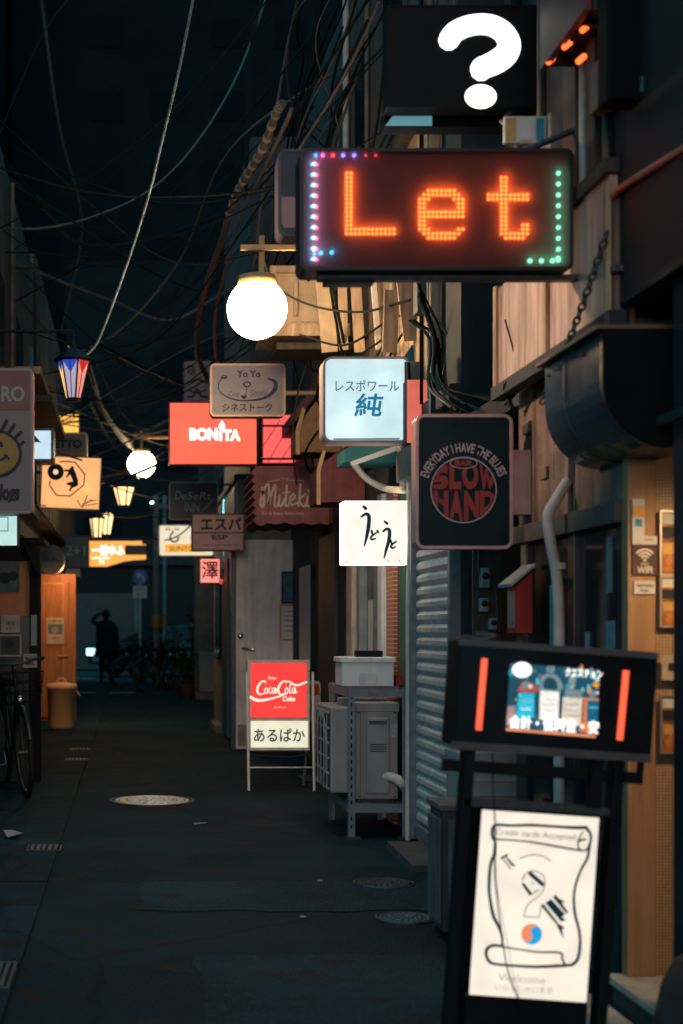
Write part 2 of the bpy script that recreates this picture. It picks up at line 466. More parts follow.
def manhole(label, px, py, r, m):
    Y = H * F / (py - VY); x = (px - VX) * Y / F
    t = T('manhole_cover', label, 'manhole cover', (x, Y, 0))
    MB().lathe([(r * 1.09, .001), (r * 1.09, .008), (r * 1.01, .009), (r * 1.01, .001)], 40).build('rim', dark_iron, t)
    MB().lathe([(1e-4, .004), (r, .004)], 40).build('plate', mat('manhole_recess', (.05, .05, .05), .6, metal=.5), t)
    b = MB()
    for rr in (.93, .62, .3):
        q = r * rr; b.lathe([(q, .0045), (q, .0095), (q - r * .09, .0095), (q - r * .09, .0045)], 40)
    for ring, n, r0, r1 in ((0, 22, .66, .81), (1, 13, .34, .52), (2, 5, .05, .2)):
        for i in range(n):
            a = 2 * math.pi * (i + .5 * ring) / n; w = math.pi / n * .7
            p = [(r * q * math.cos(a + s), r * q * math.sin(a + s)) for q, s in ((r0, -w), (r1, -w * .8), (r1, w * .8), (r0, w))]
            b.add([(x_, y_, .0045) for x_, y_ in p] + [(x_, y_, .0095) for x_, y_ in p], [(4, 5, 6, 7), (0, 1, 5, 4), (1, 2, 6, 5), (2, 3, 7, 6), (3, 0, 4, 7)])
    b.build('relief_pattern', m, t)
manhole('large bright manhole cover shining in the alley left of the red pavement sign', 152, 801, .30, iron)
manhole('small dull manhole cover beside the roller shutter', 384, 884, .14, dark_iron)
manhole('small bluish manhole cover at the near right, beside the low grey cabinet', 405, 919, .12, mat('blue_iron', (.07, .15, .19), .4, metal=.7, var=.4, scale=30))
def drain(label, x, Y, w, d, slots):
    t = T('drain_grate', label, 'drain grate', (x, Y, .016))
    MB().ring([(-w, -d), (w, -d), (w, d), (-w, d)], [(-w * .9, -d * .9), (w * .9, -d * .9), (w * .9, d * .9), (-w * .9, d * .9)], 0, .006).build('rim', dark_iron, t, rot=(R(-90), 0, 0))
    s = MB()
    for i in range(slots):
        xx = -w * .85 + 1.7 * w * (i + .5) / slots; s.box(xx - w * .5 / slots, xx + w * .5 / slots, -d * .88, d * .88, .0, .005)
    s.build('grating', mat('grate_steel', (.10, .11, .11), .5, metal=.5), t)
drain('steel drain grate in the gutter at the bottom left, nearest of the grates', -.55, 5.25, .12, .2, 8)
drain('small drain grate in the left gutter level with the front of the bright manhole', -.5, 8.3, .1, .1, 5)
drain('small drain grate in the gutter in front of the tan bin', -.52, 13.9, .11, .11, 5)
drain('drain grate in the gutter right below the tan bin', -.53, 15.1, .11, .11, 5)
# litter
t = tag(MB().add([(0, 0, .004), (.11, .02, .02), (.13, .11, .008), (.03, .13, .03), (.07, .07, .035)], [(0, 1, 4), (1, 2, 4), (2, 3, 4), (3, 0, 4)]).build('crumpled_paper', mat('street_paper', (.32, .31, .29), .8), loc=(-.75, 8.7, .012), rot=(0, 0, .5)),
        'crumpled white paper lying at the left edge of the alley', 'litter')
t = tag(MB().add([(0, 0, .004), (.1, .02, .008), (.11, .06, .006), (.02, .05, .01)], [(0, 1, 2, 3)]).build('flattened_wrapper', MATS['street_paper'], loc=(.42, 9.35, 0), rot=(0, 0, .3)),
        'flattened pale wrapper lying between the bright manhole and the steel rack', 'litter')
for i, (px, py) in enumerate(((462, 925), (303, 918), (320, 882))):
    Y = H * F / (py - VY)
    tag(MB().sphere((0, 0, .004), .012, 8, 1.4, 1, .4).build('cigarette_butt', MATS['street_paper'], loc=((px - VX) * Y / F, Y, .003)), 'tiny pale cigarette butt on the dark asphalt', 'litter', 'cigarette butts on the asphalt')

# ---------------------------------------------------------------- right row of buildings
XR = 1.73
def boards(mb, x, y0, y1, z0, z1, w=.16, th=.02, side=-1):
    y = y0
    while y < y1 - .01:
        ww = min(w * random.uniform(.75, 1.25), y1 - y); d = random.uniform(0, .012)
        mb.box(x + (-th - d if side < 0 else d), x + (0 if side < 0 else th + d) + .001, y + .004, y + ww - .004, z0 + random.uniform(0, .02), z1, .003); y += ww
def slats(mb, x, y0, y1, z0, z1, h=.075, d=.022):
    """roller shutter facing -x"""
    n = int((z1 - z0) / h); pr = []
    for i in range(n):
        z = z0 + i * h
        pr += [(x, z), (x - d * .35, z + h * .1), (x - d, z + h * .35), (x - d, z + h * .7), (x - d * .3, z + h * .92)]
    pr.append((x, z0 + n * h))
    vs = [(a, y0, b) for a, b in pr] + [(a, y1, b) for a, b in pr]; k = len(pr)
    mb.add(vs, [(i, i + 1, k + i + 1, k + i) for i in range(k - 1)])
def ribs(mb, x, y0, y1, z0, z1, p=.032, d=.009):
    """fine corrugated sheet facing -x"""
    n = int((y1 - y0) / p) * 4; k = n + 1
    vs = []
    for zz in (z0, z1): vs += [(x - d * .5 * (1 + math.sin(i * math.pi / 2)), y0 + (y1 - y0) * i / n, zz) for i in range(k)]
    mb.add(vs, [(i, i + 1, k + i + 1, k + i) for i in range(n)], True)

# A: the bar behind the kiosk
A = T('bar_building', 'nearest bar on the right with wooden pillar, dark glass door and plywood upper wall', 'building', (1.7, 4.8, 0))
A.o.location = (0, 0, 0)
MB().box(1.76, 4.2, 4.87, 6.2, 0, 2.3).build('wall', dark_wall, A)
MB().box(1.62, 4.2, 2.2, 6.15, 2.36, 6.4).build('upper_wall', mat('soot_wall', (.022, .018, .017), .7, var=.4, scale=3), A)
MB().box(1.68, 1.774, 4.8, 4.86, .115, 2.34, .004).build('pillar', tanwood, A)
MB().box(1.774, 3.2, 4.82, 4.868, .115, 2.34).build('tiled_wall', (lambda m: m)(mat('beige_tile', (.52, .36, .23), .4, var=.1)), A)
tl = bpy.data.materials['beige_tile']; nt = tl.node_tree
bk = nt.nodes.new('ShaderNodeTexBrick'); bk.offset = 0; bk.inputs['Scale'].default_value = 46; bk.inputs['Brick Width'].default_value = .5; bk.inputs['Row Height'].default_value = .5
bk.inputs['Color1'].default_value = (.58, .40, .25, 1); bk.inputs['Color2'].default_value = (.50, .33, .20, 1); bk.inputs['Mortar'].default_value = (.16, .10, .06, 1); bk.inputs['Mortar Size'].default_value = .06
tcn = nt.nodes.new('ShaderNodeTexCoord'); sx = nt.nodes.new('ShaderNodeSeparateXYZ'); cx = nt.nodes.new('ShaderNodeCombineXYZ')
nt.links.new(tcn.outputs['Object'], sx.inputs[0]); nt.links.new(sx.outputs[0], cx.inputs[0]); nt.links.new(sx.outputs[2], cx.inputs[1])
nt.links.new(cx.outputs[0], bk.inputs['Vector']); nt.links.new(bk.outputs['Color'], nt.nodes['Principled BSDF'].inputs['Base Color'])
stp = MB().box(1.63, 3.2, 4.0, 4.8, 0, .09).build('doorstep', dark_wall, A)
MB().box(1.62, 3.2, 3.99, 4.86, .091, .115, .004).build('tread', pale_conc, stp)
MB().box(1.44, 1.61, 3.6, 4.92, .002, .03, .006).build('threshold_slab', pale_conc, A)
MB().box(1.664, 1.80, 4.2, 4.36, .115, 2.36, .006).build('post', darkblue, A)
MB().box(2.6, 2.7, 2.2, 4.9, .0, 2.36).build('inner_wall', dark_wall, A)
MB().box(1.70, 4.2, 2.2, 3.7, 0, 2.35).build('side_wall', dark_wall, A)
MB().box(1.66, 3.2, 3.71, 4.80, 1.93, 1.96).build('soffit', dark_wall, A)
lp = MB().lathe([(1e-4, 0), (.07, 0), (.075, .02), (.06, .04)], 20).build('porch_lamp', glow('porch_lamp', (1, .55, .22), 14), A, loc=(2.02, 4.15, 1.885))
pl = bpy.data.objects.new('porch_lamp_light', bpy.data.lights.new('porch_lamp_light', 'SPOT')); COL.objects.link(pl)
pl.data.energy = 48; pl.data.color = (1, .60, .28); pl.data.shadow_soft_size = .07; pl.parent = A.o; pl.location = (2.02, 4.15, 1.87); pl.rotation_euler = (R(33), 0, R(14)); pl.data.spot_size = R(105); pl.data.spot_blend = .7
# glass front between pillar and gap
MB().box(1.70, 1.76, 4.88, 4.96, .02, 2.3, .004).build('door_post', darkblue, A)
MB().box(1.69, 1.76, 5.42, 5.49, .02, 2.3, .004).build('door_post', darkblue, A)
MB().box(1.70, 1.76, 6.10, 6.19, .02, 2.3, .004).build('door_post', darkblue, A)
MB().box(1.66, 1.759, 4.87, 6.2, 1.655, 1.73, .004).build('lintel', mat('lintel_paint', (.10, .085, .075), .6), A)
gd = MB().box(1.715, 1.73, 4.96, 5.42, .3, 1.655).build('glass_door', darkglass, A)
MB().box(1.716, 1.742, 5.49, 6.10, .3, 1.655).build('glass_pane', darkglass, A)
MB().box(1.705, 1.75, 4.96, 6.10, .03, .3, .004).build('kick_panel', dark_wall, A)
for y_, z_, w_, h_ in ((5.02, 1.12, .09, .2), (5.14, 1.06, .05, .16), (5.30, 1.06, .04, .22), (5.05, 1.42, .05, .2), (5.6, 1.1, .06, .22), (5.72, 1.13, .07, .34)):
    MB().box(1.708, 1.7135, y_, y_ + w_, z_, z_ + h_).build('sticker', mat('faded_sticker', (.22, .26, .28), .7, var=.3, scale=20), A)
c_ = MB(); ribs(c_, 1.70, 4.88, 6.2, 1.735, 2.32); c_.build('corrugated_panel', corr, A)
# plywood upper panel
pnl = MB().box(1.592, 1.618, 4.72, 5.42, 2.34, 2.80).box(1.590, 1.618, 5.43, 6.17, 2.34, 2.76, .003).build('plywood_cladding', pinkpanel, A)
MB().box(1.57, 1.63, 4.66, 6.19, 2.28, 2.338, .004).build('sill_beam', dark_wall, A)
# canopy over the entrance
cp = MB(); prof = [(1.80, 1.865)] + [(1.70 - .2 * math.sin(t), 2.085 - .22 * math.cos(t)) for t in [R(a) for a in range(0, 91, 9)]] + [(1.5, 2.235), (1.80, 2.235)]
cp.prism(prof, 4.5, 5.14); cp.build('canopy', mat('canopy_lacquer', (.03, .075, .095), .2, var=.25, scale=3, bump=.05), A)
MB().prism([(x - .006 if x < 1.6 else x, z) for x, z in prof], 4.485, 4.499).build('canopy_cap', blackmat, A)
MB().prism([(1.70 - .206 * math.sin(R(a)), 2.085 - .226 * math.cos(R(a))) for a in range(0, 91, 9)] + [(1.494, 2.235), (1.502, 2.235)] + [(1.70 - .198 * math.sin(R(a)), 2.085 - .218 * math.cos(R(a))) for a in range(90, -1, -9)], 4.50, 4.525).build('rim_band', dark_iron, A)
MB().prism([(1.70 - .205 * math.sin(R(a)), 2.085 - .225 * math.cos(R(a))) for a in range(0, 91, 9)] + [(1.495, 2.235), (1.502, 2.235)] + [(1.70 - .198 * math.sin(R(a)), 2.085 - .218 * math.cos(R(a))) for a in range(90, -1, -9)], 4.90, 4.91).build('seam_strip', dark_iron, A)
MB().box(1.47, 1.80, 4.48, 5.16, 2.236, 2.25, .003).build('canopy_flashing', rust, A)
for y_ in (4.56, 4.72, 4.98, 5.1): MB().sphere((1.497, y_, 2.2), .007, 8).build('bolt', rust, A)
st = MB()
for a, b in ((4.62, 4.70), (4.74, 4.79), (4.84, 4.97), (5.0, 5.03)):
    st.add([(1.70 - .2 * math.sin(R(t)) - .003, y_, 2.085 - .2215 * math.cos(R(t))) for y_, t in ((a, 16), (b, 16), (b, 34), (a, 34))], [(0, 1, 2, 3)])
st.build('lettering', mat('yellow_paint', (.35, .27, .10), .6), A)
# upper balcony with warm reflections, dark box, pipes
bl = MB().box(1.62, 2.6, 4.6, 5.5, 3.62, 3.66).build('balcony_floor', dark_plank, A)
for i in range(5): MB().box(1.505, 1.62, 4.62 + i * .11, 4.65 + i * .11, 3.3, 3.35, .004).build('joist', dark_plank, A)
MB().box(1.475, 1.50, 4.62, 5.12, 3.30, 4.1, .004).build('balcony_panel', mat('red_board', (.20, .05, .04), .5, var=.3, streak=.4), A)
for i, (px, py, Y) in enumerate(((585, 28, 4.75), (567, 45, 4.9), (551, 60, 5.05), (581, 59, 4.72))):
    q = W(px, py, Y)
    MB().tube([q + Vector((-.012, -.01, -.012)), q + Vector((.016, .02, .016))], .0105, 8).build('bulb', glow('orange_bulb', (1, .13, .03), 2.6), A)
MB().box(1.51, 2.2, 4.5, 4.6, 2.965, 3.95, .01).build('dark_box', blackmat, A)
MB().box(1.612, 1.715, 4.488, 4.499, 2.985, 3.035).build('small_window', mat('greenish_pane', (.05, .14, .15), .3, var=.6, scale=40), A)

# lamp added out of view across the alley to brighten the plywood
t = T('fill_lamp', 'unseen lamp added on a post at the left to brighten the plywood upper wall', 'lamp', (-1.1, 5.75, 3.05))
MB().box(-.19, -.15, -.02, .02, -3.05, .35, .004).build('post', dark_iron, t)
MB().lathe([(.05, -.10), (.09, .02), (.085, .03), (.04, -.07)], 18).build('shade', black, t, rot=(0, R(98), 0))
MB().sphere((.0, 0, 0), .035, 12).build('bulb', glow('fill_bulb', (1, .72, .5), 20), t)
MB().tube([(-.06, 0, 0), (-.15, 0, .1)], .012, 8).build('arm', black, t)
fl_ = bpy.data.objects.new('flood_light', bpy.data.lights.new('flood_light', 'SPOT')); COL.objects.link(fl_); fl_.parent = t.o
fl_.location = (.06, 0, 0); fl_.rotation_euler = (0, R(-80), 0); fl_.data.energy = 300; fl_.data.color = (1, .66, .46); fl_.data.spot_size = R(42); fl_.data.spot_blend = .8; fl_.data.shadow_soft_size = .05
# pipes on A
px0 = (616 - VX)
dp = MB()
dp.tube([W(617, 335, 4.72), W(617, 205, 4.72), W(617, 192, 4.70)], .019, 10)
tag(dp.build('drain_pipe', rust), 'dull brown vertical pipe with a clamp above the dark canopy', 'pipe')
tag(MB().tube([W(613, 196, 4.70), W(620, 189, 4.66), W(683, 150, 4.17), W(760, 105, 3.75)], .014, 10).build('copper_pipe', copper), 'copper red pipe slanting out to the upper right above the canopy', 'pipe')
tag(MB().tube([W(632, 330, 4.74), W(632, 100, 4.74)], .012, 8).build('conduit', mat('tan_conduit', (.26, .18, .12), .6)), 'thin tan conduit running up beside the brown vertical pipe', 'pipe')
tag(MB().box(-.03, .03, -.03, .03, -.012, .012, .003).build('pipe_clamp', dark_iron, loc=W(619, 270, 4.70)), 'dark clamp holding the brown vertical pipe to the wall', 'clamp')
# bent drain hose in front of the corrugated panel
pp = MB().tube(crom([W(567, 482, 5.45), W(556, 500, 5.42), W(548, 516, 5.42), W(551, 545, 5.42), W(557, 580, 5.42), W(559, 640, 5.42), W(559, 760, 5.42), W(559, 860, 5.42)]), .021, 12)
t = T('bent_pipe', 'pale bent drainpipe in front of the dark glass door, kinked at the top', 'pipe', (0, 0, 0))
pp.build('pipe', pale_pipe, t)
MB().tube([W(559, 566, 5.42) + Vector((0, 0, -.012)), W(559, 566, 5.42) + Vector((0, 0, .012))], .027, 12).build('collar', pale_pipe, t)

# notices on the pillar and tile wall
def notice(name, label, cat, box, Y, m, fr=None, th=.004):
    s = Sign(name, label, cat, box, Y)
    a, d = s.L(box[0], box[3]); b, c = s.L(box[2], box[1])
    MB().box(a, b, 0, th, d, c).build('sheet', m, s)
    if fr:
        w = 1.6 * s.k
        MB().ring([(a - w, d - w), (b + w, d - w), (b + w, c + w), (a - w, c + w)], [(a, d), (b, d), (b, c), (a, c)], -.006, th).build('frame', fr, s)
    return s
s = notice('wifi_notice', 'brown wifi notice with white radio waves on the wooden pillar', 'notice', (632.5, 545, 657, 575), 4.792, mat('brown_card', (.10, .06, .045), .7))
wp = mat('white_print', (.75, .72, .66), .6, var=.05, bump=0)
s.text('WIFI', (637, 566.5, 652, 573.5), wp, .02); s.text('FREE', (641, 562.8, 648.5, 565.4), wp)
for r in (10.5, 7.2, 4):
    s.strokes([([(644.6 + r * math.sin(R(a)), 560 - r * math.cos(R(a))) for a in range(-48, 49, 8)], 1.9)], wp, 'wave_mark')
s.disc(644.6, 560, 1.5, wp, 'wave_mark')
s = notice('price_notice', 'small cream notice with two lines of print under the wifi notice', 'notice', (634, 581, 655, 594), 4.792, paper)
s.text('TABLE CHARGE', (636, 584, 653, 587), ink); s.text('¥500', (640, 589, 648, 592), ink)
s = notice('card_notice', 'pale notice strip above the wifi notice on the wooden pillar', 'notice', (633, 536, 657, 544.5), 4.792, paper)
s.text('no photo', (636, 538, 653, 541.5), ink)
s = notice('card_sticker', 'tall white sticker with a blue square and amber top on the wooden pillar', 'sticker', (632.5, 499, 644.5, 543), 4.789, paper)
s.fill([(635, 519), (642, 519), (642, 526), (635, 526)], mat('cyan_print', (.02, .28, .38), .5)); s.fill([(632.7, 506), (644.3, 506), (644.3, 517), (632.7, 517)], mat('amber_print', (.70, .38, .08), .5))
for nm, bx in (('framed upper poster with reds and browns on the tiled wall, topmost of three', (661, 512, 690, 574)), ('middle framed poster with a yellow lower half on the tiled wall', (661, 578, 690, 626)), ('lowest framed poster on the tiled wall, dark with a yellow foot', (661.5, 697, 690, 752))):
    s = notice('framed_poster', nm, 'poster', bx, 4.80, mat('poster_print', (.38, .16, .08), .5, var=.9, scale=22, bump=0), alu)
    x0, y0, x1, y1 = bx; h = y1 - y0
    for f0, f1, c in ((.02, .2, paper), (.24, .42, ink), (.5, .68, mat('poster_yellow', (.62, .36, .10), .5)), (.74, .97, mat('poster_orange', (.55, .2, .06), .5, var=.6, scale=30))):
        s.fill([(x0 + 1, y0 + h * f0), (x1 - 3 - 6 * f0, y0 + h * f0), (x1 - 3, y0 + h * f1), (x0 + 1 + 3 * f0, y0 + h * f1)], c, 'printed_patch')
s = notice('switch_box', 'beige switch box on the tiled wall between the posters', 'box', (662, 655, 690, 680), 4.79, mat('beige_plastic', (.5, .4, .3), .5))
s.fill([(668, 663), (674, 663), (674, 671), (668, 671)], ink, 'switch')

# conduits, boxes and brackets on the bar's upper wall
fit = []
for i, (y_, z0, z1, r_) in enumerate(((4.78, 2.8, 4.2, .013), (4.95, 2.85, 4.4, .009), (5.02, 2.85, 4.4, .016), (5.55, 2.8, 4.5, .012), (5.9, 2.78, 4.6, .02))):
    MB().tube([(1.60, y_, z0), (1.60, y_, z1)], r_, 8).build('conduit', [rust, cable_m, pale_pipe, rust, cable_m][i], A)
for i, (y_, z_, w_, h_) in enumerate(((4.70, 3.02, .1, .16), (5.25, 2.98, .16, .22), (5.7, 3.2, .12, .12))):
    MB().box(1.55, 1.619, y_, y_ + w_, z_, z_ + h_, .006).build('junction_box', [rust, mat('putty_box', (.26, .22, .18), .55, streak=.5), ac_dark][i], A)
for y_ in (4.72, 5.41, 6.15): MB().box(1.574, 1.5915, y_ - .02, y_ + .02, 2.34, 2.77, .003).build('batten', plank, A)
MB().box(1.57, 1.62, 4.70, 6.18, 2.80, 2.85, .004).build('cap_rail', dark_plank, A)
MB().box(1.58, 1.619, 5.05, 5.2, 2.86, 4.0, .004).build('frame_board', mat('umber_board', (.09, .055, .04), .7, streak=.5), A)
MB().box(1.58, 1.619, 4.84, 4.93, 2.86, 4.0, .004).build('frame_board', mat('umber_board', (.09, .055, .04)), A)
for i, (y_, z_) in enumerate(((4.98, 1.95), (5.3, 2.05), (5.75, 1.9), (6.0, 2.12))):
    MB().box(1.68, 1.699, y_, y_ + .09, z_, z_ + .05, .003).build('bracket', rust, A)

# B: dark gap between the bars
B = T('recessed_shed', 'dark recessed shed front between the bar and the roller shutter', 'building', (0, 0, 0))
MB().box(2.25, 4.2, 6.21, 7.55, 0, 5.8).build('wall', dark_wall, B)
MB().box(1.86, 2.24, 7.2, 7.26, .0, 2.25).build('board', mat('brown_board', (.10, .05, .03), .7, streak=.4), B)
MB().box(1.75, 2.24, 6.21, 7.55, 2.3, 2.4).build('lintel', dark_wall, B)
MB().box(1.95, 2.24, 6.21, 7.55, 2.41, 3.9).build('upper_wall', mat('red_brown_wall', (.10, .045, .035), .7, var=.4, streak=.5), B)
# C: shutter shop with plank upper storey
C = T('shutter_shop', 'two storey wooden shop with a steel roller shutter and planked upper floor', 'building', (0, 0, 0))
MB().box(1.76, 4.2, 7.56, 11.48, 0, 2.36).build('wall', dark_wall, C)
MB().box(1.76, 4.2, 7.56, 11.48, 2.361, 6.8).build('upper_wall', dark_wall, C)
sh = MB(); slats(sh, 1.752, 7.62, 8.60, .12, 2.18); shb = sh.build('roller_shutter', steel, C)
MB().box(1.715, 1.755, 7.62, 8.60, .03, .118, .004).build('bottom_rail', rack_m, shb)
MB().box(1.70, 1.762, 8.60, 8.66, .02, 2.3, .003).build('shutter_guide', rack_m, C)
MB().box(1.70, 1.762, 7.565, 7.62, .02, 2.3, .003).build('shutter_guide', rack_m, C)
MB().box(1.62, 1.762, 7.565, 8.66, 2.181, 2.36, .006).build('shutter_box', plaster, C)
# doorway strip beyond the shutter, front to back
MB().box(1.735, 1.762, 8.70, 9.22, .02, 2.2).build('panel', mat('dark_green_panel', (.02, .10, .085), .45, var=.2), C)
MB().box(1.715, 1.762, 9.24, 9.52, .02, 2.2).build('tile_strip', mat('red_tile', (.32, .06, .035), .35, var=.2), C)
tl = bpy.data.materials['red_tile']; nt = tl.node_tree
bk = nt.nodes.new('ShaderNodeTexBrick'); bk.offset = 0; bk.inputs['Scale'].default_value = 24; bk.inputs['Brick Width'].default_value = .9; bk.inputs['Row Height'].default_value = .7
bk.inputs['Color1'].default_value = (.42, .08, .045, 1); bk.inputs['Color2'].default_value = (.34, .06, .04, 1); bk.inputs['Mortar'].default_value = (.62, .5, .4, 1); bk.inputs['Mortar Size'].default_value = .07
tcn = nt.nodes.new('ShaderNodeTexCoord'); sx = nt.nodes.new('ShaderNodeSeparateXYZ'); cx = nt.nodes.new('ShaderNodeCombineXYZ')
nt.links.new(tcn.outputs['Object'], sx.inputs[0]); nt.links.new(sx.outputs[1], cx.inputs[0]); nt.links.new(sx.outputs[2], cx.inputs[1])
nt.links.new(cx.outputs[0], bk.inputs['Vector']); nt.links.new(bk.outputs['Color'], nt.nodes['Principled BSDF'].inputs['Base Color'])
MB().box(1.69, 1.762, 9.56, 9.72, .02, 2.2, .004).build('door_post', white_paint, C)
MB().box(1.75, 1.762, 9.74, 10.5, .05, 2.15).build('glass_door', darkglass, C)
MB().box(1.72, 1.762, 10.0, 10.07, .05, 2.15, .003).build('mullion', rack_m, C)
MB().box(1.74, 1.7495, 10.1, 10.4, .9, 1.5).build('notice_sheet', paper, C)
MB().box(1.70, 1.762, 10.55, 10.68, .02, 2.2, .004).build('door_post', mat('blue_grey_paint', (.25, .30, .33), .6), C)
MB().box(1.69, 1.762, 10.85, 11.1, .02, 2.2, .004).build('door_post', pale_pipe, C)
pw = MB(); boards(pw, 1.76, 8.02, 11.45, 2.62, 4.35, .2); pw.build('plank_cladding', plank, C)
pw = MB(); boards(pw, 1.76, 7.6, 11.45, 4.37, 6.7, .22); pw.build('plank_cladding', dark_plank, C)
MB().box(1.66, 1.80, 7.58, 11.47, 4.30, 4.42, .006).build('storey_beam', dark_plank, C)
MB().box(1.70, 1.80, 7.58, 11.47, 2.5, 2.6, .006).build('storey_beam', dark_plank, C)
MB().box(1.69, 1.738, 8.0, 8.10, 2.6, 4.3, .004).build('corner_board', plank, C)
# fittings on the wooden shop front
for i, (y_, z0, z1, r_) in enumerate(((8.05, 2.6, 6.5, .02), (8.3, 2.6, 6.5, .012), (9.15, 2.62, 4.3, .014), (10.2, 4.4, 6.5, .018), (11.2, 2.4, 6.5, .025))):
    MB().tube([(1.70, y_, z0), (1.70, y_, z1)], r_, 8).build('conduit', [rust, cable_m, cable_l, rust, pale_pipe][i], C)
for i, (y_, z_, w_, h_) in enumerate(((8.12, 3.1, .12, .2), (8.5, 2.75, .16, .14), (9.7, 2.7, .1, .14))):
    MB().box(1.64, 1.737, y_, y_ + w_, z_, z_ + h_, .006).build('junction_box', [ac_dark, plaster, rust][i], C)
for y_ in (8.9, 10.1): 
    f_ = MB().box(1.715, 1.738, y_, y_ + .75, 4.75, 5.6, .004).build('upper_window', dark_plank, C)
    MB().box(1.705, 1.7145, y_ + .06, y_ + .69, 4.81, 5.54).build('pane', darkglass, f_)
# window box jutting out under the globe lamp
wb = Sign('window_box', 'weathered wooden window box jutting out under the round lamp', 'window box', (268, 262, 346, 340), 10.3)
a, d = wb.L(270, 330); b, c = wb.L(342, 266)
cw = MB().box(a, b, 0.02, .04, d, c).build('back_board', mat('cream_board', (.50, .36, .22), .65, var=.25, streak=.35), wb)
for nm, bx in (('stile', (a, a + .05, d, c)), ('stile', (b - .05, b, d, c)), ('rail', (a + .051, b - .051, c - .05, c)), ('rail', (a + .051, b - .051, d, d + .06)), ('batten', (a + .17, a + .20, d + .1, c - .1))):
    MB().box(bx[0], bx[1], -.015, .019, bx[2], bx[3], .004).build(nm, plank, wb)
MB().box(a - .06, b + .03, -.16, .5, d - .05, d - .015, .006).build('shelf', plank, wb)
MB().box(a - .06, b + .03, -.185, -.161, d - .08, d + .01, .004).build('shelf_lip', plank, wb)
MB().box(a + .05, b + .12, .05, .5, d - .13, d - .08, .006).build('support', dark_plank, wb)
MB().tube([(a + .3, -.03, d + .5), (a + .42, -.03, d + .3), (a + .5, -.03, d + .42)], .012, 6).build('hook', dark_iron, wb)
MB().box(b - .01, wb.lx(1.75), .04, .5, d - .04, c + .02).build('side_wall', dark_plank, wb)

# D: Miteki bar
D = T('awning_bar', 'dark bar with a maroon awning beyond the air conditioner rack', 'building', (0, 0, 0))
MB().box(1.74, 4.2, 11.5, 15.2, 0, 6.4).build('wall', dark_wall, D)
MB().box(1.71, 1.741, 11.9, 12.9, .04, 2.1).build('door', mat('dark_door', (.03, .035, .04), .5), D)
MB().box(1.70, 1.741, 13.4, 14.3, .9, 1.9).build('window', darkglass, D)
MB().box(1.60, 1.741, 11.55, 15.1, 3.3, 3.42, .005).build('storey_beam', dark_plank, D)
# E: steel door building
E_ = T('door_building', 'grey plastered building stepping into the alley beside the open steel door', 'building', (0, 0, 0))
MB().box(1.16, 4.2, 15.35, 19.6, 0, 2.9).build('wall', plaster, E_)
MB().box(1.30, 4.2, 15.35, 19.6, 2.901, 6.6).build('upper_wall', dark_wall, E_)
MB().box(1.12, 1.161, 16.4, 17.3, .04, 2.1).build('door', mat('teal_door', (.02, .12, .15), .5), E_)
MB().box(1.13, 1.161, 18.0, 18.9, .9, 2.0).build('window', darkglass, E_)
MB().box(1.13, 1.30, 15.4, 19.5, 2.905, 2.97, .006).build('eave', dark_plank, E_)
# F, G: farther bars
Fb = T('pipe_bar', 'far bar with a concrete pillar and outdoor air conditioner', 'building', (0, 0, 0))
MB().box(1.66, 4.5, 19.7, 34.5, 0, 5.6).build('wall', mat('mid_grey_wall', (.10, .10, .10), .8, var=.5, scale=1.2, streak=.6), Fb)
MB().box(1.22, 1.655, 26.8, 27.2, 0, 3.6, .01).build('pillar', concrete, Fb)
for y_ in (21, 23.4, 29.5, 32): MB().box(1.62, 1.661, y_, y_ + .9, .05, 2.05).build('door', mat('brown_door', (.08, .05, .035), .5), Fb)
for y_ in (22.2, 25.2, 31): MB().box(1.63, 1.661, y_, y_ + .8, 3, 4).build('window', darkglass, Fb)
MB().box(1.45, 1.655, 22.2, 26.5, 2.5, 2.62, .01).build('eave', dark_plank, Fb)

# ---------------------------------------------------------------- left row
LA = T('left_tavern', 'dark timber tavern on the left whose porch frame holds a lit window', 'building', (0, 0, 0))
MB().box(-4.2, -1.26, 8.6, 16.2, 0, 2.6).build('wall', dark_wall, LA)
MB().box(-4.2, -1.12, 8.6, 16.2, 2.601, 5.4).build('upper_wall', dark_plank, LA)
lw = MB(); boards(lw, -1.12, 8.62, 16.18, 2.62, 5.35, .18, side=1); lw.build('plank_cladding', dark_plank, LA)
MB().box(-1.14, -1.03, 8.6, 16.2, 2.52, 2.61, .006).build('eave_beam', dark_plank, LA)
for y_ in (9.6, 11.3, 13.4):
    f_ = MB().box(-1.10, -1.075, y_, y_ + .9, 3.3, 4.3, .004).build('window', dark_plank, LA)
    MB().box(-1.0745, -1.068, y_ + .06, y_ + .43, 3.36, 4.24).build('pane', darkglass, f_); MB().box(-1.0745, -1.068, y_ + .47, y_ + .84, 3.36, 4.24).build('pane', darkglass, f_)
MB().tube([(-1.06, 12.8, 2.62), (-1.06, 12.8, 5.3)], .02, 8).build('conduit', rust, LA)
